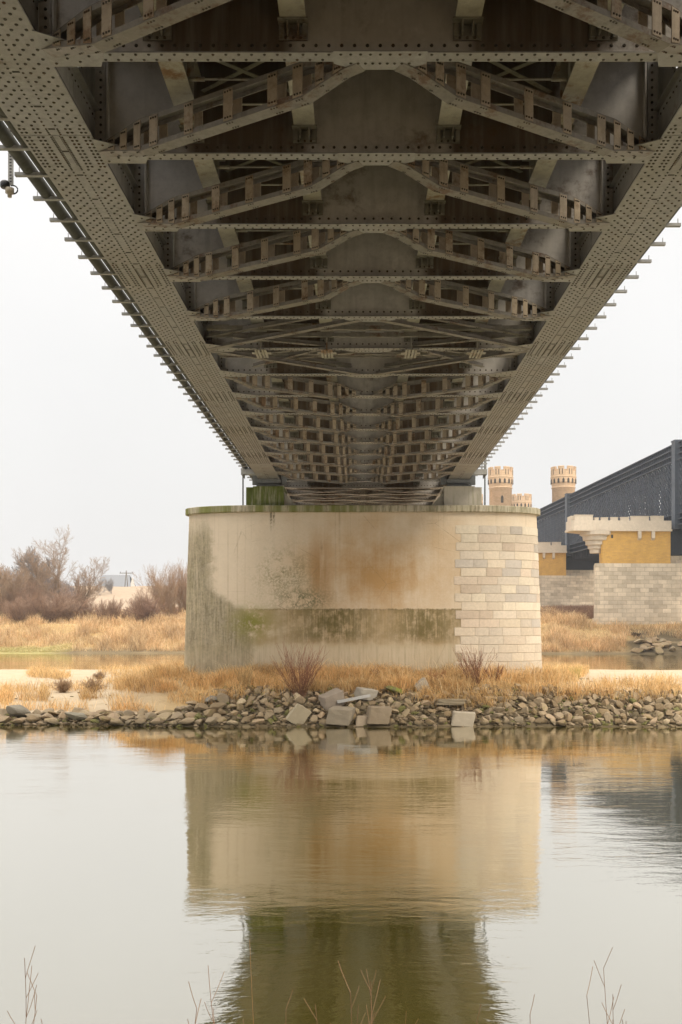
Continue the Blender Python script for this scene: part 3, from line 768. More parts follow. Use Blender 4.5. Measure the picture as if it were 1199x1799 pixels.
# granite facing: courses of individual blocks around the right end
def arc_table(z):
    P = [(x, y) for x, y in outline(pa(z), pb(z), ST, 160)][:161]
    P = [(xx, -pb(z)) for xx in np.linspace(3.5, ST, 20)[:-1]] + P
    P = np.array(P); s_ = np.concatenate([[0], np.cumsum(np.hypot(*np.diff(P, axis=0).T))]); return P, s_
b = MB(); z = 1.6; ch = .437; row = 0; rr = random.Random(5)
pal = [(.62, .53, .405), (.64, .56, .43), (.60, .51, .39), (.57, .485, .37), (.62, .53, .40), (.54, .47, .375), (.575, .475, .365), (.60, .52, .41)]
while z < 9.1:
    P0, s0 = arc_table(z); P1, s1 = arc_table(z + ch); Lr = s0[-1]
    s = (4.72 if row % 2 else 5.0) + rr.uniform(-.06, .06) - 3.5
    while s < Lr - .3:
        w = rr.choice([.72, .85, .95, 1.05, 1.2, 1.3]); e = min(s + w, Lr - .05)
        c = rr.choice(pal); 
        if row < 5: c = tuple(.5 * x + .5 * y for x, y in zip(c, (.63, .55, .43)))
        elif rr.random() < .15: c = rr.choice([(.45, .40, .335), (.51, .415, .315), (.48, .43, .365)])
        if row > 14: c = tuple(x * .86 for x in c)
        k = rr.uniform(.93, 1.06); c = (.95 * c[0] * k + .02, .95 * c[1] * k + .017, .95 * c[2] * k + .016, 1)
        us = np.linspace(s, e + .004, 6); mo = []
        for zz, PP, ss in ((z, P0, s0), (z + ch, P1, s1)):
            for u in us:
                x = np.interp(u, ss, PP[:, 0]); y = np.interp(u, ss, PP[:, 1]); x2 = np.interp(u + .02, ss, PP[:, 0]); y2 = np.interp(u + .02, ss, PP[:, 1])
                n_ = Vector((y2 - y, -(x2 - x), 0)); n_ = n_.normalized() if n_.length > 1e-6 else Vector((1, 0, 0)); mo.append((x + n_.x * .005, y + n_.y * .005, zz))
        b.add(mo, [(j, j + 1, 7 + j, 6 + j) for j in range(5)], 0, (.47, .395, .295, 1))
        us = np.linspace(s + .008, e - .008, 6); vs = []; fs = []; pr = .018 + rr.uniform(0, .012)
        for zz, PP, ss, off in ((z + .008, P0, s0, 0), (z + .02, P0, s0, pr), (z + ch - .02, P1, s1, pr), (z + ch - .008, P1, s1, 0)):
            for j, u in enumerate(us):
                x = np.interp(u, ss, PP[:, 0]); y = np.interp(u, ss, PP[:, 1])
                x2 = np.interp(u + .02, ss, PP[:, 0]); y2 = np.interp(u + .02, ss, PP[:, 1])
                n_ = Vector((y2 - y, -(x2 - x), 0)); n_ = n_.normalized() if n_.length > 1e-6 else Vector((1, 0, 0))
                o_ = off if 0 < j < 5 else off * .55
                vs.append((x + n_.x * (o_ + .007), y + n_.y * (o_ + .007), zz))
        for r_ in range(3):
            for j in range(5): fs.append((r_ * 6 + j, r_ * 6 + j + 1, (r_ + 1) * 6 + j + 1, (r_ + 1) * 6 + j))
        b.add(vs, fs, 0, c); s = e + .004
    z += ch; row += 1
b.build('granite_facing', M['stone_blocks'], pier)

# ------------------------------------------------------------------ riprap
def rock_mesh(name, seed, flatz=.75, cuts=9, mats=None, sub=2, boxy=False):
    r = random.Random(seed); bm = bmesh.new()
    if boxy:
        bmesh.ops.create_cube(bm, size=1.0); bmesh.ops.bevel(bm, geom=bm.edges[:], offset=.045, segments=1, affect='EDGES')
        bmesh.ops.subdivide_edges(bm, edges=bm.edges[:], cuts=2, use_grid_fill=True)
        for v in bm.verts: v.co *= 1 + .09 * noise.noise(v.co * 2.3 + Vector((seed, 0, 0))); 
        for v in bm.verts: v.co.x += .13 * v.co.z * r.uniform(.6, 1.2)
    else:
        bmesh.ops.create_icosphere(bm, subdivisions=sub, radius=.62)
        pl = [(Vector((r.uniform(-1, 1), r.uniform(-1, 1), r.uniform(-1, 1))).normalized(), r.uniform(.26, .48)) for _ in range(cuts + 3)]
        for v in bm.verts:
            for n_, d_ in pl:
                k = v.co.dot(n_)
                if k > d_: v.co -= n_ * (k - d_) * .97
            v.co *= 1 + .08 * noise.noise(v.co * 2.2 + Vector((seed * 1.7, 0, 0))) 
        for v in bm.verts: v.co.z *= flatz
    me = bpy.data.meshes.new(name); bm.to_mesh(me); bm.free()
    for m in (mats or [M['rock']]): me.materials.append(m)
    return me
rocks = [rock_mesh('riprap_stone', 20 + k, .62 + .3 * (k % 4) / 3, 8 + k % 5) for k in range(14)]
# hand-placed distinct blocks
blocks = [
 ('stone_slab', 525, 1274, 30, 34, .35, (.50, .42, .29), 0, 'pale yellowish slab leaning upright at the water edge in front of the pier', (.1, .55, .3), True),
 ('concrete_block', 599, 1272, 42, 28, .9, (.36, .30, .22), 0, 'square grey brown concrete block at the waterline right of the leaning pale slab', (.05, .05, -.2), True),
 ('stone_block', 638, 1277, 25, 19, .7, (.50, .40, .29), 0, 'small pale tan block standing in the water between two larger square blocks', (0, 0, .1), True),
 ('concrete_block', 665, 1272, 38, 30, .9, (.34, .265, .18), 0, 'large square brown block at the waterline, rightmost of the square blocks under the pier middle', (0, .04, .15), True),
 ('concrete_block', 643, 1229, 33, 19, .8, (.48, .43, .35), 0, 'light grey cube topping the stone bank below the middle of the pier', (.1, .12, .5), True),
 ('stone_block', 583, 1243, 38, 26, .8, (.40, .33, .26), 0, 'tilted pinkish grey block lying above the square block at the waterline', (.1, -.35, .4), True),
 ('stone_block', 814, 1276, 38, 25, .7, (.55, .47, .36), 0, 'broad pale cream block at the waterline below the granite facing', (.0, .05, .0), True),
 ('mossy_boulder', 693, 1222, 26, 20, .8, (.24, .21, .10), .85, 'green mossy boulder on top of the bank right of the light cube', (.2, .3, .2), False),
 ('stone_slab', 742, 1218, 24, 22, .3, (.55, .48, .38), 0, 'pale slab propped in the dry grass in front of the pier', (.2, -.7, .2), True),
 ('flat_slab', 790, 1238, 50, 10, .9, (.33, .27, .18), 0, 'flat brown slab lying across the bank above the cream block', (0, .03, .1), True),
 ('grey_boulder', 372, 1237, 28, 18, .8, (.33, .31, .27), 0, 'smooth light grey boulder on top of the bank left of the twiggy bush', (0, 0, .3), False),
 ('grey_boulder', 30, 1262, 36, 26, .9, (.31, .28, .22), 0, 'big angular grey boulder at the left edge of the picture by the water', (.1, .2, .3), False),
 ('stone_slab', 135, 1268, 42, 20, .8, (.30, .27, .2), 0, 'broad grey slab at the waterline under the sandy flat at left', (0, .15, -.2), False),
]
taken = []
for n_, px, py, wpx, hpx, asp, c_, moss, lab, rot, boxy in blocks:
    p0 = ground_hit(px, min(py, 1272), 38); d = p0.y; x = (px - VX) / F * d
    me = rock_mesh(n_, int(px), .8, 8, [plain_stone(n_ + '_mat', tuple(x * .72 for x in c_), moss)], 3, boxy)
    o = link(n_, me); ww, hh = W(wpx, d), W(hpx, d)
    o.scale = (ww, max(ww * asp, .25), hh); o.rotation_euler = rot
    o.location = (x, d + ww * asp * .1, CZ + (VY - (py - hpx * .5)) / F * d)
    tag(o, lab, 'stone'); taken.append((x, d, max(ww, hh) * .45))
b = MB(); b.bar((-.75, 0, -.12), (.75, 0, .14), .12, .12); q = ground_hit(622, 1240)
tag(b.build('concrete_post', plain_stone('post_concrete', (.42, .41, .39)), None, (q.x, q.y - .15, q.z + .3), .25), 'broken grey concrete post lying slanted on the stones left of the light cube', 'post')

cand = []
r = random.Random(11)
for _ in range(14000):
    x = r.uniform(-17.5, 16.5); t = r.uniform(.03, 1) 
    cen = float(sm(-9, -5.5, x)); wid = 1.7 + 2.0 * cen - .5 * float(sm(8, 11, x))
    y = float(yw(x)) + t * wid * 1.05
    if x < -6: sz = r.choice([.2, .26, .3, .4, .5, .75, .34])
    elif x < 7: sz = r.choice([.18, .2, .24, .28, .34, .4, .5])
    else: sz = r.choice([.2, .24, .28, .33, .4, .52])
    if r.random() < .6 and t > .7: continue
    sz *= .9
    sz *= 1 - .3 * max(t, 0) * r.random()
    cand.append((sz, x, y))
cand.sort(key=lambda a: -a[0] * r.uniform(.55, 1)); placed = []
cells = {}
def ok(x, y, rad):
    ci, cj = int(x // 1), int(y // 1)
    for i in (-1, 0, 1):
        for j in (-1, 0, 1):
            for (a, b_, c_) in cells.get((ci + i, cj + j), ()):
                if (a - x) ** 2 + (b_ - y) ** 2 < ((rad + c_) * .80) ** 2: return False
    return True
for a in taken: cells.setdefault((int(a[0] // 1), int(a[1] // 1)), []).append(a)
for sz, x, y in cand:
    rad = sz * .5
    if ok(x, y, rad): placed.append((sz, x, y)); cells.setdefault((int(x // 1), int(y // 1)), []).append((x, y, rad))
placed.sort(key=lambda a: -a[0] / a[2])
vis = [a for a in placed if -16.6 < a[1] < 15.2]
small = MB(); nbig = 0
LB = {'L': 'flat mossy brown stone in the low ledge of stones along the sandy flat at left',
      'C': 'rough brown grey riprap stone in the rock bank in front of the pier',
      'R': 'rounded grey tan riprap stone in the bank of stones right of the pier'}
GB = {'L': 'stones of the low left ledge', 'C': 'stones of the bank below the pier', 'R': 'stones of the right bank'}
rest = []
for k, (sz, x, y) in enumerate(placed):
    zone = 'L' if x < -7 else 'C' if x < 7.5 else 'R'
    z = hz(x, y); me = rocks[r.randrange(14)]
    fl = r.uniform(.55, .8) if zone == 'L' else r.uniform(.75, 1.15)
    sc = (sz * r.uniform(.95, 1.3), sz * r.uniform(.9, 1.15), sz * fl)
    tl = .35 if zone == 'L' else .8
    e = (r.uniform(-tl, tl), r.uniform(-tl, tl), r.uniform(0, 6.3)); lo = (x, y, z + sz * .14)
    if nbig < 298 and (sz, x, y) in vis:
        o = link('riprap_stone', me, None, lo); o.scale = sc; o.rotation_euler = e; nbig += 1
        tag(o, LB[zone], 'stone', GB[zone])
    else: rest.append((me, lo, sc, e))
def merge(name, items, mat, colf=None):
    V = []; Fc = []; Cc = []; n = 0
    for me, lo, sc, e in items:
        v = np.empty(len(me.vertices) * 3, np.float32); me.vertices.foreach_get('co', v); v = v.reshape(-1, 3)
        m = np.array((Matrix.Translation(lo) @ Matrix(__import__('mathutils').Euler(e).to_matrix().to_4x4()) @ Matrix.Diagonal((*sc, 1))))
        v = v @ m[:3, :3].T + m[:3, 3]
        f = np.array([list(p.vertices) for p in me.polygons]); V.append(v); Fc.append(f + n); n += len(v)
        c = np.array(colf()); Cc.append(np.tile(c, (len(v), 1)))
    return link(name, np_mesh(name, np.concatenate(V), np.concatenate(Fc), mat, np.concatenate(Cc)))
tiny = [rock_mesh('pebble', 70 + k, .7, 6, None, 1) for k in range(5)]
for _ in range(4200):
    x = r.uniform(-17.5, 16.5); cen = float(sm(-9, -5.5, x)); t = r.uniform(.0, 1.05); y = float(yw(x)) + t * (1.6 + 2.0 * cen - .4 * float(sm(8, 11, x)))
    s_ = r.uniform(.1, .26); rest.append((r.choice(tiny), (x, y, hz(x, y) + .03), (s_ * 1.2, s_, s_ * .8), (r.uniform(-.4, .4), r.uniform(-.4, .4), r.uniform(0, 6))))
for _ in range(220):   # scattered cobbles on the sand
    x = r.uniform(-17, 16) if r.random() < .5 else r.uniform(8, 22); y = r.uniform(45.5, 58); s_ = r.uniform(.06, .2)
    rest.append((r.choice(tiny), (x, y, hz(x, y) + .02), (s_ * 1.2, s_, s_ * .7), (0, 0, r.uniform(0, 6))))
pal2 = [(.18, .135, .08), (.26, .2, .13), (.13, .1, .06), (.2, .145, .085), (.10, .075, .04), (.13, .12, .04), (.07, .05, .028)]
tag(merge('small_stones', rest, M['rockpile'], lambda: r.choice(pal2)), 'small rubble filling the gaps between the riprap stones', 'rubble', None, 'stuff')
# stones of the far right bank
for k in range(26):
    px = r.uniform(1108, 1215); py = r.uniform(1129, 1150); q = ground_hit(px, py, 130); 
    o = link('riprap_stone', rocks[r.randrange(14)], None, (q.x, q.y, q.z + .35)); s_ = r.uniform(.8, 1.7); o.scale = (s_ * 1.2, s_, s_ * .75); o.rotation_euler = (r.uniform(-.3, .3), r.uniform(-.3, .3), r.uniform(0, 6))
    tag(o, 'grey boulder in the small heap on the far right shore under the dry grass', 'stone', 'boulders on the far right shore')

# ------------------------------------------------------------------ grass
def blades(P, hgt, wid, lean, cols, segs=2):
    """P (n,3) roots; returns mesh arrays of bent tapered blades"""
    n = len(P); a = rng.random(n) * 2 * np.pi; la = rng.random(n) * 2 * np.pi
    wv = np.stack([np.cos(a), np.sin(a), 0 * a], 1) * wid[:, None] / 2
    lv = np.stack([np.cos(la), np.sin(la), 0 * a], 1) * (hgt * lean)[:, None]
    up = np.array([0, 0, 1.0])
    mid = P + lv * .3 + up * (hgt * .6)[:, None]
    tip = P + lv + up * (hgt * (1 - .35 * np.minimum(lean, 1.2)))[:, None]
    v = np.stack([P - wv, P + wv, mid + wv * .8, mid - wv * .8, tip], 1).reshape(-1, 3)
    o = (np.arange(n) * 5)[:, None]
    f = np.concatenate([o + np.array([0, 1, 2]), o + np.array([0, 2, 3]), o + np.array([3, 2, 4])], 0)
    return v, f, np.repeat(cols, 5, 0)
STRAW = np.array([[.76, .54, .265], [.68, .45, .20], [.84, .63, .35], [.54, .34, .14], [.74, .48, .215], [.37, .23, .10]])
def grass_obj(name, P, hm, wm, lean, label, pal=STRAW, clump=None, mat='grass', kind='stuff', cat='grass'):
    n = len(P); h = hm * (.5 + rng.random(n)); w = wm * (.7 + .6 * rng.random(n)); ln = lean * (.3 + 1.2 * rng.random(n))
    ci = rng.integers(0, len(pal), n); c = pal[ci] * (.85 + .3 * rng.random((n, 1)))
    if clump is not None: h = h * clump; c = c * (.8 + .4 * (vnoise(P[:, 0], P[:, 1], 2.2, 9) + .5))[:, None]
    v, f, cc = blades(P, h, w, ln, c)
    o = link(name, np_mesh(name, v, f, M[mat], cc)); tag(o, label, cat, None, kind); return o
# island grass: ellipses read from the photograph (px, py, rx, ry, density)
EL = [(640, 1196, 330, 20, 1), (300, 1180, 70, 18, .9), (375, 1180, 70, 22, 1), (260, 1203, 60, 11, 1), (400, 1205, 60, 20, .9), (230, 1178, 60, 8, .35), (75, 1182, 30, 6, .8),
      (10, 1222, 14, 12, 1), (78, 1214, 10, 14, .8), (60, 1222, 30, 5, .4), (150, 1222, 12, 6, .5), (10, 1165, 25, 5, .7), (35, 1208, 40, 4, .35), (130, 1205, 70, 5, .3), (200, 1222, 50, 5, .4), (215, 1195, 40, 4, .4), (1110, 1200, 90, 5, .3), (1150, 1190, 60, 3, .3), (20, 1240, 40, 5, .4), (110, 1240, 60, 4, .4), (240, 1240, 50, 6, .5), (105, 1185, 20, 6, .6), (130,1170,90,4,.25),
      (800, 1222, 75, 20, 1), (480, 1215, 25, 14, .5), (610, 1205, 40, 12, .7), (340, 1222, 50, 14, .6), (690, 1212, 40, 12, .6), (1000, 1222, 30, 10, .5), (900, 1205, 70, 20, .9), (880, 1225, 25, 20, .7), (960, 1195, 60, 14, .5), (1010, 1180, 25, 7, .9), (985, 1172, 45, 6, .6), (1050, 1213, 80, 8, .55), (1165, 1215, 40, 12, .7), (1035, 1255, 10, 10, .8), (1110, 1225, 60, 6, .5), (640, 1180, 330, 8, .8), (450, 1195, 60, 18, .9), (545, 1190, 60, 14, .9)]
N = 520000
d_ = 1 / (1 / 44.0 + rng.random(N) * (1 / 95.0 - 1 / 44.0)); x_ = (rng.random(N) * 1240 - 20 - VX) / F * d_
z_ = height(x_, d_); pxx = px_of(x_, d_); pyy = py_of(d_, z_ + .18)
dens = np.zeros(N)
for ex, ey, rx, ry, w in EL:
    q_ = ((pxx - ex) / rx) ** 2 + ((pyy - ey) / ry) ** 2
    dens = np.maximum(dens, w * (1 - sm(.55, 1.15, q_ + .5 * vnoise(x_, d_, .8, 12) + .3 * vnoise(x_, d_, .3, 13))))
cl = vnoise(x_, d_, 1.0, 10) + .5
cl3 = vnoise(x_, d_, .45, 17) + .5
ratio = dens * np.clip(.08 + 1.7 * cl * cl3 + .25 * (dens > .9), .05, 1)
pierm = (np.abs(x_ - .24) < 9.3) & (d_ > 51.0) & (d_ < 54.9)
keep = (rng.random(N) < ratio * .8) & ~pierm & (z_ > .1)
P = np.stack([x_, d_, z_ - .03], 1)[keep]
grass_obj('dry_grass', P, .46, .017, .95, 'straw coloured dry grass tufts covering the islet around the pier', clump=np.clip(.2 + 1.0 * cl[keep] + .9 * cl3[keep], .35, 1.9))
kt = keep & (rng.random(N) < .035) & (cl3 > .45); P = np.stack([x_, d_, z_ - .03], 1)[kt]
grass_obj('tall_grass', P, .95, .016, .7, 'taller pale grass stalks standing above the islet grass', np.array([[.86, .70, .43], [.78, .60, .33], [.66, .47, .22]]))
# far bank
N = 230000
u = rng.random(N); d_ = 142 + 50 * u ** 1.5; x_ = (rng.random(N) * 1260 - 30 - VX) / F * d_; z_ = height(x_, d_)
cl = vnoise(x_, d_, 2.5, 14) + .5; cl2 = vnoise(x_, d_, .8, 15) + .5
green = (x_ < -43.5 + 3 * cl2) & (d_ < 148.6 + 3 * cl)
kp = (z_ > .25) & (rng.random(N) < .25 + .9 * cl * cl2 * 1.6) & ~green & ~((x_ > 37) & (d_ > 156)) & ~((px_of(x_, d_) > 1100) & (py_of(d_, z_) > 1121 + 12 * vnoise(x_, d_, 2, 31)))
P = np.stack([x_, d_, z_ - .05], 1)[kp]
FAR = np.array([[.74, .56, .33], [.67, .48, .27], [.80, .63, .40], [.54, .365, .20], [.69, .50, .29], [.42, .28, .155]])
grass_obj('dry_reed', P, 1.05, .05, .85, 'pale dry grass and reeds covering the far river bank', FAR, np.clip(.2 + 1.7 * cl[kp] * (.5 + cl2[kp]), .25, 2.0))
kg = green & (z_ > .12); P = np.stack([x_, d_, z_ - .02], 1)[kg]
grass_obj('green_grass', P, .14, .05, .6, 'short green grass on the low shore at the far left', np.array([[.24, .25, .06], [.32, .28, .10], [.50, .38, .18], [.46, .34, .15]]))
# red-brown brush on the far bank
N = 26000
px_ = np.concatenate([rng.uniform(945, 1052, N // 2), rng.uniform(270, 335, N // 4), rng.uniform(-20, 130, N // 4)]); d_ = rng.uniform(176, 216, N); x_ = (px_ - VX) / F * d_; z_ = height(x_, d_)
P = np.stack([x_, d_, z_], 1)
grass_obj('brushwood', P, 1.25, .05, .35, 'low red brown brushwood behind the dry grass on the far bank', np.array([[.24, .13, .085], [.28, .17, .115], [.20, .115, .08], [.33, .22, .14]]))

# ------------------------------------------------------------------ bare shrubs and trees
def segs_mesh(name, segs, mat, cfun=None):
    P = np.array([s_[0] for s_ in segs]); Q = np.array([s_[1] for s_ in segs]); r0 = np.array([s_[2] for s_ in segs]); r1 = np.array([s_[3] for s_ in segs])
    d = Q - P; d /= np.maximum(np.linalg.norm(d, axis=1, keepdims=True), 1e-6)
    a = np.cross(d, np.array([.3, .9, .2])); a /= np.linalg.norm(a, axis=1, keepdims=True); b_ = np.cross(d, a)
    rings = []
    for C_, rr_ in ((P, r0), (Q, r1)):
        for k in range(3):
            t = 2 * math.pi * k / 3; rings.append(C_ + (a * math.cos(t) + b_ * math.sin(t)) * rr_[:, None])
    v = np.stack(rings, 1).reshape(-1, 3); o = (np.arange(len(P)) * 6)[:, None]
    f = np.concatenate([o + np.array([k, (k + 1) % 3, 3 + (k + 1) % 3, 3 + k]) for k in range(3)], 0)
    cc = np.repeat(np.array([s_[4] for s_ in segs]), 6, 0)
    return np_mesh(name, v, f, mat, cc)
def rv(r): return Vector((r.uniform(-1, 1), r.uniform(-1, 1), r.uniform(-1, 1)))
def grow(segs, r, p, d, L, rad, lev, P, stem=None):
    n = P['n'][min(lev, len(P['n']) - 1)]; q = p.copy(); dd = d.normalized(); colr = P['col'](lev, r)
    for k in range(n):
        dd = (dd + rv(r) * P['wob'] + Vector((0, 0, P['up'][min(lev, len(P['up']) - 1)]))).normalized()
        q2 = q + dd * (L / n); ra = rad * (1 - .75 * k / n); rb = rad * (1 - .75 * (k + 1) / n)
        (stem if (stem is not None and lev == 0) else segs).append((tuple(q), tuple(q2), max(ra, P['rmin']), max(rb, P['rmin']), colr))
        q = q2
        if lev < P['lev'] and (k + 1) / n > P['start'][min(lev, len(P['start']) - 1)]:
            for _ in range(P['kids'][min(lev, len(P['kids']) - 1)]):
                if r.random() > P.get('prob', 1): continue
                ax = rv(r); s_ = (ax - dd * ax.dot(dd))
                if s_.length < .1: continue
                nd = (dd + s_.normalized() * P['ang'] * r.uniform(.6, 1.4)).normalized()
                grow(segs, r, q, nd, L * P['ratio'] * r.uniform(.7, 1.15) * (1 - .35 * (k + 1) / n), max(rb * .6, P['rmin']), lev + 1, P, stem)
def colf(cols): return lambda lev, r: tuple(np.array(cols[min(lev, len(cols) - 1)]) * r.uniform(.8, 1.2))
def make_tree(name, label, cat, base, height_, seed, P, stems=1, spread=.2, group=None, r0=.2, lean=(0, 0), parts=('trunk', 'crown')):
    r = random.Random(seed); segs = []; stem = []
    for k in range(stems):
        d = Vector((r.uniform(-spread, spread) + lean[0], r.uniform(-spread, spread) + lean[1], 1))
        off = Vector((r.uniform(-1, 1), r.uniform(-1, 1), 0)) * (P.get('foot', .1))
        if off.length > .01: stem.append(((0, 0, -.06), tuple(off + Vector((0, 0, .02))), r0 * .8, r0 * .8, P['col'](0, r)))
        grow(segs, r, off, d, height_ * (1.0 if k == 0 else r.uniform(.62, .95)), r0 * r.uniform(.6, 1), 0, P, stem)
    if parts is None:
        return tag(link(name, segs_mesh(name, stem + segs, M['twig']), None, base), label, cat, group)
    t = empty(name, base); tag(t, label, cat, group)
    if stem: link(parts[0], segs_mesh(parts[0], stem, M['twig']), t)
    if segs: link(parts[1], segs_mesh(parts[1], segs, M['twig']), t)
    return t
BARK = (.24, .18, .13); TW = (.34, .245, .17); RED = (.23, .135, .09); REDT = (.30, .20, .14); GREY = (.24, .225, .22); DARK = (.13, .09, .07); WILL = (.42, .30, .18)
TREE = dict(n=[8, 6, 5, 4], wob=.15, up=[.03, .06, .05, .03], lev=3, start=[.2, .15, .1], kids=[3, 2, 2], prob=.85, ang=.7, ratio=.5, rmin=.013, col=colf([BARK, BARK, TW, TW]))
BUSH = dict(n=[5, 4, 3], wob=.16, up=[.02, .03, .02], lev=2, start=[.1, .1], kids=[3, 3], prob=.85, ang=.7, ratio=.5, rmin=.010, col=colf([DARK, RED, REDT]), foot=1.2)
def base_at(px, d): x = (px - VX) / F * d; return Vector((x, d, hz(x, d) - .1))
def ht(px, py, d): return CZ + (VY - py) / F * d - hz((px - VX) / F * d, d)
def T(px, topy, d, seed, label, P=TREE, **kw):
    return make_tree(kw.pop('name', 'bare_tree'), label, kw.pop('cat', 'tree'), base_at(px, d), ht(px, topy, d) * .86, seed, P, **kw)
T(103, 948, 176, 1, 'tallest slender bare tree on the far left bank', stems=2, spread=.12, r0=.17)
T(135, 982, 178, 22, 'bare tree leaning to the right beside the tallest tree on the far left bank', stems=3, spread=.22, r0=.2, lean=(.16, 0))
T(62, 975, 182, 3, 'low spreading bare tree behind the red shrubs on the left bank', stems=4, spread=.4, r0=.15)
WIL = dict(TREE, col=colf([WILL, (.30, .21, .14), (.34, .245, .17), (.36, .26, .18)]), foot=1.5, up=[.05, .08, .06, .04], ang=.55)
T(16, 998, 172, 4, 'multi stemmed willow with reddish twigs near the left edge', WIL, stems=6, spread=.35, r0=.14)
T(-32, 1005, 170, 5, 'tan willow cut by the left edge of the picture', WIL, stems=5, spread=.35, r0=.14)
T(42, 968, 262, 6, 'distant rounded grey tree rising over the left shrubs', dict(TREE, col=colf([GREY]), rmin=.03, ang=.6), stems=3, spread=.3, r0=.3)
T(78, 978, 268, 7, 'distant grey tree right of the rounded one, paler and lower', dict(TREE, col=colf([GREY]), rmin=.03), stems=3, spread=.4, r0=.3)
T(176, 1010, 262, 8, 'small faint grey tree beside the farmhouse roof', dict(TREE, col=colf([GREY]), rmin=.016, lev=2), stems=5, spread=.7, r0=.05)
T(196, 1016, 268, 18, 'lowest faint grey thicket in front of the farmhouse', dict(TREE, col=colf([GREY]), rmin=.016, lev=2), stems=6, spread=.9, r0=.05)
def B(px, topy, d, seed, label, P=BUSH, stems=26, spread=.75, **kw):
    stems = int(stems * 1.25)
    return make_tree('shrub', label, 'shrub', base_at(px, d), ht(px, topy, d) * .95, seed, P, stems=stems, spread=spread, r0=.05, parts=('stems', 'twigs'), **kw)
B(85, 1040, 165, 31, 'wide dark red domed shrub on the far left bank', stems=40, spread=1.1)
B(40, 1050, 163, 32, 'red brown shrub left of the wide dark red dome', stems=30, spread=1.0)
B(120, 1035, 168, 33, 'taller reddish shrub at the foot of the leaning tree', stems=30, spread=.8)
B(190, 1058, 163, 34, 'upright brush shaped brown shrub standing alone in the dry grass', dict(BUSH, ang=.35, up=[.08, .08, .05]), stems=34, spread=.45)
B(256, 1052, 163, 35, 'dark spreading shrub right of the brush shaped one', dict(BUSH, col=colf([DARK, DARK, RED])), stems=30, spread=.8)
B(250, 1040, 172, 36, 'reddish twiggy shrub behind the dark spreading shrub', stems=26, spread=.6)
WB = dict(BUSH, col=colf([WILL, (.36, .25, .16), (.36, .25, .17)]), up=[.07, .08, .05], ang=.4)
B(292, 1000, 178, 37, 'tall tan willow bush next to the left side of the pier', WB, stems=32, spread=.45)
B(325, 1004, 180, 38, 'tan willow bush half hidden behind the pier edge', WB, stems=28, spread=.4)
B(1118, 1110, 150, 39, 'small dark shrub above the boulder heap on the right shore', dict(BUSH, col=colf([DARK, DARK, (.16, .12, .07)]), foot=.4), stems=26, spread=1.0)

B(15, 1035, 171, 41, 'hazy red brown thicket at the left edge under the willow', stems=30, spread=.8)
B(55, 1022, 174, 42, 'loose red brown thicket behind the low spreading tree', stems=28, spread=.6)
B(150, 1050, 170, 43, 'low reddish thicket between the leaning tree and the brush shaped shrub', stems=26, spread=.9)
B(225, 1068, 170, 44, 'low tawny thicket between the brush shaped and the dark shrub', stems=22, spread=.9)
N = 15000
px_ = rng.uniform(-60, 150, N); d_ = rng.uniform(248, 262, N); x_ = (px_ - VX) / F * d_; z_ = height(x_, d_)
P = np.stack([x_, d_, z_], 1)
grass_obj('far_wood', P, 4.2, .10, .3, 'faint grey wood on the rise behind the left trees', np.array([[.22, .19, .185], [.26, .22, .205], [.2, .18, .185]]), np.clip(1.1 - (px_ - 20) / 150 + .9 * vnoise(x_, d_, 4, 33), .02, 1.6), cat='wood')
# islet bushes and tufts
IB = dict(n=[6, 4], wob=.05, up=[.0, .02], lev=1, start=[.25], kids=[1], ang=.35, ratio=.42, rmin=.006, col=colf([(.20, .10, .06), (.27, .13, .075)]), foot=.25)
def IBush(px, py, topy, seed, label, stems, spread, P=IB, name='twig_bush'):
    q = ground_hit(px, py); hgt = W(py - topy, q.y)
    return make_tree(name, label, 'bush', q, hgt, seed, P, stems=stems, spread=spread, r0=.013, parts=None)
IBush(527, 1226, 1138, 51, 'large red brown twig bush fanning out over the stones left of the pier middle', 60, .62)
IBush(835, 1206, 1138, 52, 'red brown twig bush growing against the granite facing', 42, .55)
IBush(432, 1214, 1168, 53, 'thin yellowish twig bush on the bank left of the large fanning bush', 30, .6, dict(IB, col=colf([(.36, .24, .1), (.4, .27, .12)])))
IBush(768, 1204, 1176, 54, 'low orange red twig bush in the grass left of the granite facing', 40, .8, dict(IB, col=colf([(.34, .17, .07), (.4, .2, .09)])))
IBush(660, 1192, 1174, 55, 'small dark red weed patch against the pier wall', 34, .9)
IBush(870, 1196, 1168, 56, 'small dry brown weed right of the granite facing bush', 24, .7)
TB = dict(n=[4, 3], wob=.22, up=[-.02, 0], lev=1, start=[.1], kids=[3], ang=.8, ratio=.45, rmin=.007, col=colf([(.27, .18, .11), (.33, .22, .13)]), foot=.15)
IBush(110, 1217, 1192, 57, 'round brown tumbleweed tuft on the sand, left of the pair', 60, 1.0, TB, 'dry_tuft')
IBush(163, 1216, 1190, 58, 'round brown tumbleweed tuft on the sand, right of the pair', 60, 1.0, TB, 'dry_tuft')
IBush(174, 1194, 1180, 59, 'small brown tuft at the edge of the grass patch behind the tumbleweeds', 45, 1.0, TB, 'dry_tuft')
IBush(1012, 1192, 1166, 60, 'bright yellow green grass tuft on the sand right of the pier', 70, .55, dict(IB, lev=0, n=[4], wob=.08, col=colf([(.5, .42, .14)])), 'grass_tuft')

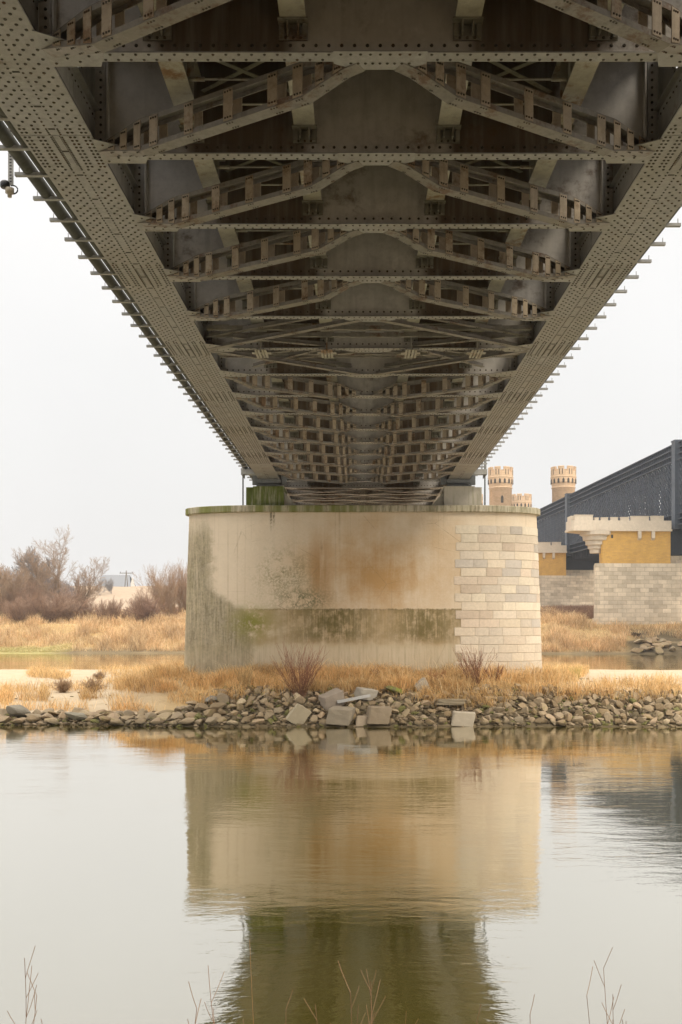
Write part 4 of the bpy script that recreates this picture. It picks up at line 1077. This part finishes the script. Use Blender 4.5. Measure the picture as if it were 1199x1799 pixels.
# foreground twigs on the near bank
FT = dict(n=[9, 5], wob=.035, up=[.02, .03], lev=1, start=[.45], kids=[1], ang=.5, ratio=.26, rmin=.0026, prob=.28, col=colf([(.30, .17, .10), (.36, .22, .13)]), foot=.02)
FTB = dict(FT, kids=[2], start=[.45], ratio=.3, prob=.35)
tw = [(70, 1652, 8.0, (.10, 0), 2, 'forked brown twig at the lower left of the picture', FTB), (82, 1760, 7.6, (-.25, 0), 1, 'short twig beside the forked lower left twig', FT),
      (334, 1752, 7.0, (.02, 0), 2, 'short forked twig left of the bridge reflection', FTB), (388, 1682, 8.2, (0, 0), 1, 'tall straight twig at the left edge of the dark reflection', FT), (455, 1632, 8.6, (0, 0), 1, 'tallest straight pale twig in the dark reflection', dict(FT, col=colf([(.34, .2, .09)]))),
      (495, 1760, 7.4, (-.03, 0), 1, 'short yellowish twig right of the tallest pale twig', FT), (575, 1752, 7.2, (0, 0), 1, 'short straight red twig below the reflection middle', FT),
      (617, 1725, 7.8, (.03, 0), 3, 'branched red twig below the reflection middle', FTB), (660, 1712, 8.0, (.02, 0), 3, 'tallest branched dark red twig right of the reflection middle', FTB),
      (708, 1752, 7.3, (.08, 0), 1, 'slightly bent twig at the right of the dark reflection', FT), (1040, 1728, 7.7, (-.05, 0), 1, 'thin twig left of the forked lower right twig', FT), (1078, 1695, 8.0, (-.02, 0), 2, 'forked twig at the lower right of the picture', FTB),
      (935, 1768, 7.0, (0, 0), 1, 'single short twig right of the dark reflection', FT), (440, 1768, 6.9, (-.1, 0), 1, 'short leaning twig left of the tallest pale twig', FT), (1103, 1782, 6.8, (0, 0), 1, 'stub of a twig at the lower right corner', FT), (850,1780,7.0,(-.1,0),1,'short leaning twig at the right edge of the dark reflection',FT)]
for k, (px, ty, d, ln, st, lab, P) in enumerate(tw):
    tx = (px - VX) / F * d; top = CZ + (VY - ty) / F * d; bz = hz(tx, d); hh = top - bz
    make_tree('bare_twig', lab, 'twig', (tx - ln[0] * hh * .9, d, bz - .02), hh * .96, 200 + k, P, stems=st, spread=.05, r0=.0075, lean=ln, parts=None)

# ------------------------------------------------------------------ old lattice bridge
U = Vector((-3.5, 66, 0)); SL = U.length; ANG = math.atan2(3.5, 66)
OB = Vector((51.3, 160, 20.1))
old = empty('lattice_bridge', OB, ANG); tag(old, 'dark blue grey iron lattice girder bridge on stone piers at the right', 'bridge')
HT = 13.3; BWD = 8.0
def lattice_side(x):
    b = MB()
    for z in (.0, .9, 1.8, HT - 2.9, HT - 1.95, HT - 1.0, HT - .14): b.box(x - .3, x + .3, .8, SL - .8, z, z + .13, 1)
    for y in np.arange(1.2, SL - .9, 1.02):
        b.box(x - .2, x + .2, y, y + .14, HT - 2.76, HT - .15); b.box(x - .2, x + .2, y, y + .14, .14, 1.79)
        if int(y / 1.02) % 3 == 0: b.box(x - .2, x + .2, y + .5, y + .62, 1.95, HT - 2.92, 1)
    z0, z1 = 1.94, HT - 2.91; hh = z1 - z0
    for y in np.arange(.9 - hh, SL - .9, 1.08):
        for dr, xo in ((1, -.1), (-1, .1)):
            ya, za, yb, zb = y, z0, y + hh, z1
            if ya < .9: za += .9 - ya; ya = .9
            if yb > SL - .9: zb -= yb - (SL - .9); yb = SL - .9
            if yb - ya < .5: continue
            if dr < 0: ya, yb = SL - ya, SL - yb
            b.bar((x + xo, ya, za), (x + xo, yb, zb), .10, .24, (0, 0, 1), 1 if dr < 0 else 0)
    return b.mesh('lattice_girder', [M['blue'], M['bluelight']])
lg = [lattice_side(0), ]
for k in (-1, 0, 1, 2):
    for x in (0, BWD): link('lattice_girder', lg[0], old, (x, k * SL, 0))
pb_ = MB(); pb_.box(-.7, .7, -.75, .75, -.6, HT + .15); pb_.box(-.78, .78, -.85, .85, HT + .151, HT + .35)
for z in np.arange(.2, 7.2, .8): pb_.box(-.5, .5, -.82, -.752, z, z + .55)
pm_ = pb_.mesh('end_post', [M['bluelight']])
for k in (0, 1, 2, 3):
    for x in (0, BWD): link('end_post', pm_, old, (x, k * SL, 0))
pf = MB()
for z in (HT - 4.2, HT - .4): pf.box(.36, BWD - .36, -.2, .2, z, z + .4)
for a, c_ in (((.36, HT - 3.8), (BWD - .36, HT - .5)), ((.36, HT - .5), (BWD - .36, HT - 3.8)), ((.36, HT - 7.5), (BWD - .4, HT - 4.3)), ((.36, 3), (2.5, HT - 4.2))):
    pf.bar((a[0], .0 if a[1] < c_[1] else .25, a[1]), (c_[0], .0 if a[1] < c_[1] else .25, c_[1]), .14, .2)
pfm = pf.mesh('portal_bracing', [M['blue']])
for k in (0, 1, 2): link('portal_bracing', pfm, old, (0, k * SL, 0))
dk = MB(); dk.box(.31, BWD - .31, -SL + .8, 3 * SL, .2, .55)
for y in np.arange(-SL, 3 * SL, 2.2): dk.box(.31, BWD - .31, y, y + .25, -1.5, .199)
dk.build('deck', M['blue'], old)
for x in np.arange(.8, BWD, .55):
    pass
rl = MB()
for z in (-.9, -1.6): rl.box(-.35, .0, .9, 3 * SL, z + .9, z + .98)
for k in (0, 1):
    for x in (0, BWD):
        bb = MB(); bb.box(-.6, .6, -1.6, 1.6, -1.25, -.605); bb.box(-.9, .9, -1.9, 1.9, -3.2, -1.251); bb.box(-.5, .5, -1.2, 1.2, -4.9, -3.201); bb.build('bearing', M['blue'], old, (x, k * SL + 4.5, 0))
    bb = MB(); bb.box(-1.2, BWD + 6, 1.4, 2.2, -4.6, -.61); bb.box(-1.2, BWD + 6, 6.8, 7.6, -4.6, -.61); bb.build('pier_girder', M['blue'], old, (0, k * SL, 0))

def old_pier(loc, label):
    p_ = empty('stone_pier', loc, ANG); tag(p_, label, 'bridge pier')
    # local: x from left end, y=0 front face, z=0 ground
    b = MB(); b.prism([(-.2, .25), (.2, -.06), (25, -.05), (25, 8.3), (1.9, 8.3)], -1, .5); b.build('plinth', M['oldstone'], p_)
    b = MB(); b.prism([(0, .3), (.25, 0), (24.8, 0), (24.8, 8), (2.1, 8)], .5, 9.2); b.build('stone_base', M['oldstone'], p_)
    for x in (0,):
        b = MB(); b.prism([(1.0, .3), (1.25, .05), (12.2, .05), (12.2, 7.9), (3.0, 7.9)], 9.2, 14.3); b.build('brick_wall', M['yellowbrick'], p_)
        b = MB(); b.box(.2, 14.2, 1.5, 7.5, 9.21, 9.6)
        b = MB(); b.box(2.55, 2.9, .02, .05, 13.2, 13.75); b.build('scupper', M['darkgap'], p_)
        # parapet with crenels
        b = MB(); pp = [(-3.9, .0), (-3.5, -.45), (-.6, -.45), (.1, -.2), (12.25, -.2), (12.25, 8.1), (2.2, 8.1), (-3.9, 3.0)]
        b.prism([(x_ * 1.0 - (.18 if x_ < 0 else -.1), y_ - (.15 if y_ < 3 else -.15)) for x_, y_ in pp], 14.31, 14.62)
        b.prism(pp, 14.621, 16.0)
        for a, e, h in ((-3.4, -.5, .75), (-.1, .5, .35), (.95, 2.0, .38), (2.5, 3.6, .42), (4.1, 5.4, .45), (5.75, 8.6, .62), (9.0, 11.0, .66)):
            f_ = -.44 if a < -.3 else -.19
            b.box(a, e, f_, f_ + .5, 16.001, 16.0 + h); b.box(a - .05, e + .05, f_ - .06, f_ + .56, 16.0005 + h, 16.1 + h)
        b.box(-3.8, -3.3, .3, 2.6, 16.001, 16.75)
        b.build('parapet', M['palestone'], p_)
        b = MB(); b.lathe([(.0, 10.9), (.95, 10.9), (.98, 11.5), (1.25, 11.6), (1.28, 12.1), (1.6, 12.2), (1.65, 12.8), (2.0, 12.95), (2.1, 13.6), (2.5, 13.75), (2.55, 14.3)], 20, .55, 1.6, 0, False)
        b.build('turret_corbel', M['palestone'], p_)
        b = MB(); b.box(12.26, 24.6, 2.2, 7.4, 9.201, 10.6); b.build('bearing_wall', M['oldstone'], p_)
        for x in (7.1, 9.3):
            b = MB(); b.add([(x - .25, .04, 12.9), (x + .25, .04, 12.9), (x + .25, -.35, 13.2), (x - .25, -.35, 13.2), (x - .25, .04, 14.29), (x + .25, .04, 14.29), (x + .25, -.35, 14.29), (x - .25, -.35, 14.29)],
                            [(0, 3, 2, 1), (4, 5, 6, 7), (0, 1, 5, 4), (2, 3, 7, 6), (1, 2, 6, 5), (3, 0, 4, 7)]); b.build('console', M['palestone'], p_)
    return p_
PB = Vector((37.6, 158, 4.7))
old_pier(PB, 'nearer old pier of yellow brick on pale stone with white battlement')
old_pier(PB + Vector((-2.9, 66, 1.2)), 'farther old brick and stone pier, half hidden behind the concrete pier')

# ------------------------------------------------------------------ castle towers
def tower(px, topy, d, rpx, label):
    rad = W(rpx, d); zt = CZ + (VY - topy) / F * d; x = (px - VX) / F * d; g0 = 12.0
    t = empty('castle_tower', (x, d, g0)); tag(t, label, 'tower', None); hh = zt - g0; s = rad / 3.5
    b = MB(); b.lathe([(rad * .9, 0), (rad * .9, hh - 6.0 * s), (rad * .96, hh - 5.9 * s), (rad * .96, hh - 5.7 * s), (rad * .9, hh - 5.6 * s)], 36); b.build('shaft', M['towerbrick'], t)
    b = MB(); b.lathe([(rad * .9, hh - 5.6 * s), (rad * .94, hh - 4.9 * s), (rad * 1.0, hh - 4.4 * s), (rad, hh - 3.1 * s), (rad * 1.03, hh - 3.0 * s), (rad * 1.03, hh - 2.8 * s), (rad, hh - 2.7 * s), (rad, hh - 1.35 * s), (rad * .8, hh - 1.35 * s)], 36, smooth=False)
    n = 16
    for k in range(n):   # corbel arches: dark pointed recesses between little brackets
        a = 2 * math.pi * (k + .5) / n; ca, sa = math.cos(a), math.sin(a); w = rad * .085
        def q_(u, v, o): return (ca * (rad * 1.012 + o) - sa * u, sa * (rad * 1.012 + o) + ca * u, v)
        z0, z1, z2 = hh - 4.7 * s, hh - 3.75 * s, hh - 3.3 * s
        pts = [(-w, z0), (w, z0), (w, z1), (0, z2), (-w, z1)]
        b.add([q_(u, v, -.25) for u, v in pts] + [q_(u, v, .02) for u, v in pts], [(5, 6, 7, 8, 9)] + [(i, (i + 1) % 5, 5 + (i + 1) % 5, 5 + i) for i in range(5)], 1)
    b.build('machicolation', [M['towerbrick'], M['darkgap']], t)
    b = MB(); n = 8
    for k in range(n):
        a0 = 2 * math.pi * (k + .17) / n; a1 = 2 * math.pi * (k + .83) / n
        vs = []; A = np.linspace(a0, a1, 6)
        for zz, e in ((hh - 1.36 * s, 0), (hh - .25 * s, 0), (hh - .24 * s, .07), (hh - .0 * s, .0)):
            for rr_ in (rad * (1 + e * .4), rad * .8):
                for a in A: vs.append((math.cos(a) * rr_, math.sin(a) * rr_, zz))
        fs = []
        for lv in range(3):
            o = lv * 12
            for j in range(5):
                fs.append((o + j, o + j + 1, o + 12 + j + 1, o + 12 + j)); fs.append((o + 6 + j + 1, o + 6 + j, o + 18 + j, o + 18 + j + 1))
            fs.append((o, o + 12, o + 18, o + 6)); fs.append((o + 5, o + 11, o + 23, o + 17))
        o = 36
        for j in range(5): fs.append((o + j, o + j + 1, o + 7 + j, o + 6 + j))
        b.add(vs, fs)
        for am in (a0 + (a1 - a0) * .28, a0 + (a1 - a0) * .72):
            ca, sa = math.cos(am), math.sin(am); w = rad * .03
            pts = [(-w, hh - 2.3 * s), (w, hh - 2.3 * s), (w, hh - .8 * s), (-w, hh - .8 * s)]
            b.add([(ca * (rad + .02 + .02) - sa * u, sa * (rad + .04) + ca * u, v) for u, v in pts], [(0, 1, 2, 3)], 1)
    b.build('battlement', [M['towerbrick'], M['darkgap']], t)
    b = MB(); w = rad * .1
    pts = [(-w, hh - 10.2 * s), (w, hh - 10.2 * s), (w, hh - 8.6 * s), (0, hh - 8.0 * s), (-w, hh - 8.6 * s)]
    b.add([(u, -rad * .915, v) for u, v in pts] + [(u, -rad * .8, v) for u, v in pts], [(0, 1, 2, 3, 4)] + [(i, 5 + i, 5 + (i + 1) % 5, (i + 1) % 5) for i in range(5)]); b.build('window', M['darkgap'], t)
tower(880, 822, 290, 21.8, 'taller round brick tower with battlements just right of the drain pipe')
tower(990.5, 821, 290, 22, 'round brick tower with battlements standing behind the lattice bridge')
tower(832, 869, 372, 17, 'lower distant tower top showing beside the bridge bearing')
tower(917, 869, 372, 17.5, 'lower distant tower top right of the taller tower')

# ------------------------------------------------------------------ farmhouse and pole
hx = (204 - VX) / F * 330; hs = empty('farmhouse', (hx, 330, 14.9)); tag(hs, 'distant farmhouse with a grey roof on the skyline at left', 'house')
b = MB(); b.box(-5.5, 4.6, 0, 8, -.5, 1.6); b.add([(4.6, 0, 1.6), (4.6, 8, 1.6), (4.6, 4, 5.2)], [(0, 1, 2)]); b.build('wall', M['white'], hs)
b = MB(); b.add([(-6, -.4, 1.3), (5, -.4, 1.3), (3.6, 4, 5.3), (-6, 4, 5.3), (-6, 8.4, 1.3), (5, 8.4, 1.3), (-6, -.4, 1.55), (5, -.4, 1.55), (3.6, 4, 5.55), (-6, 4, 5.55), (-6, 8.4, 1.55), (5, 8.4, 1.55)],
                [(6, 7, 8, 9), (9, 8, 11, 10), (3, 2, 1, 0), (4, 5, 2, 3), (0, 1, 7, 6), (1, 2, 8, 7), (2, 5, 11, 8)]); b.build('roof', M['roofgrey'], hs)
pl = empty('utility_pole', (base_at(222, 300).x, 300, 15)); tag(pl, 'timber power pole with crossarm beside the farmhouse', 'pole')
b = MB(); b.tube([(-.5, 0, -.5), (0, 0, 5.2)], .12, 6); b.tube([(.5, 0, -.5), (0, 0, 5.2)], .12, 6); b.build('pole', M['wood'], pl)
b = MB(); b.box(-2, 2, -.1, .1, 4.3, 4.5)
for x in (-1.8, 0, 1.8): b.tube([(x, 0, 4.51), (x, 0, 4.85)], .07, 6)
b.build('crossarm', M['wood'], pl)

# ------------------------------------------------------------------ light
SUN_EL, SUN_AZ = R(40), R(140)   # azimuth clockwise from +Y: behind the camera, to the right
w = bpy.data.worlds.new('World'); scene.world = w; w.use_nodes = True; nt = w.node_tree; bg = nt.nodes['Background']
sky = nt.nodes.new('ShaderNodeTexSky'); sky.sky_type = 'NISHITA'; sky.sun_disc = False; sky.sun_elevation = SUN_EL; sky.sun_rotation = SUN_AZ
sky.air_density = 1.5; sky.dust_density = 4
tc = nt.nodes.new('ShaderNodeTexCoord'); sx = nt.nodes.new('ShaderNodeSeparateXYZ'); nt.links.new(tc.outputs['Generated'], sx.inputs[0])
rp = nt.nodes.new('ShaderNodeValToRGB'); nt.links.new(sx.outputs[2], rp.inputs[0])
e = rp.color_ramp.elements; e[0].position = 0; e[0].color = (.69, .682, .672, 1); e[1].position = 1; e[1].color = (3.2, 3.0, 2.7, 1)
x = e.new(.25); x.color = (.735, .73, .722, 1); x = e.new(.42); x.color = (.80, .79, .78, 1)
nz = nt.nodes.new('ShaderNodeTexNoise'); nt.links.new(tc.outputs['Generated'], nz.inputs['Vector']); nz.inputs['Scale'].default_value = 2.2; nz.inputs['Detail'].default_value = 4
mr = nt.nodes.new('ShaderNodeMapRange'); nt.links.new(nz.outputs['Fac'], mr.inputs[0]); mr.inputs[1].default_value = .3; mr.inputs[2].default_value = .7; mr.inputs[3].default_value = .96; mr.inputs[4].default_value = 1.04
cl_ = nt.nodes.new('ShaderNodeMix'); cl_.data_type = 'RGBA'; cl_.blend_type = 'MULTIPLY'; cl_.inputs[0].default_value = 1
nt.links.new(rp.outputs[0], cl_.inputs[6]); nt.links.new(mr.outputs[0], cl_.inputs[7])
sc_ = nt.nodes.new('ShaderNodeMix'); sc_.data_type = 'RGBA'; sc_.blend_type = 'MULTIPLY'; sc_.inputs[0].default_value = 1; nt.links.new(cl_.outputs[2], sc_.inputs[6]); sc_.inputs[7].default_value = (10, 10, 10, 1)
mx = nt.nodes.new('ShaderNodeMix'); mx.data_type = 'RGBA'; mx.inputs[0].default_value = .97
nt.links.new(sky.outputs[0], mx.inputs[6]); nt.links.new(sc_.outputs[2], mx.inputs[7]); nt.links.new(mx.outputs[2], bg.inputs[0]); bg.inputs[1].default_value = .1
sd = bpy.data.lights.new('sun', 'SUN'); so = bpy.data.objects.new('sun', sd); col.objects.link(so)
sd.energy = 1.5; sd.angle = R(22); sd.color = (1, .90, .75)
dv = Vector((math.sin(SUN_AZ) * math.cos(SUN_EL), math.cos(SUN_AZ) * math.cos(SUN_EL), math.sin(SUN_EL)))
so.rotation_euler = dv.to_track_quat('Z', 'Y').to_euler(); so.location = dv * 100

hzm = bpy.data.materials.new('haze'); hzm.use_nodes = True; t_ = hzm.node_tree; t_.nodes.remove(t_.nodes['Principled BSDF'])
pv = t_.nodes.new('ShaderNodeVolumePrincipled'); pv.inputs['Color'].default_value = (.93, .95, 1, 1); pv.inputs['Density'].default_value = .0003; pv.inputs['Anisotropy'].default_value = .2
t_.links.new(pv.outputs[0], t_.nodes['Material Output'].inputs['Volume'])
b = MB(); b.box(-1900, 1900, -70, 3100, -3.5, 70); tag(b.build('haze', hzm), kind='stuff')

scene.view_settings.view_transform = 'Standard'; scene.view_settings.look = 'None'; scene.view_settings.exposure = .38; scene.view_settings.gamma = 1
scene.cycles.use_denoising = True
try: scene.cycles.denoiser = 'OPENIMAGEDENOISE'
except Exception: pass
scene.cycles.use_adaptive_sampling = False; scene.cycles.denoising_prefilter = 'ACCURATE'; scene.cycles.max_bounces = 8; scene.cycles.diffuse_bounces = 5; scene.cycles.glossy_bounces = 4; scene.cycles.caustics_reflective = True; scene.cycles.blur_glossy = 1.0
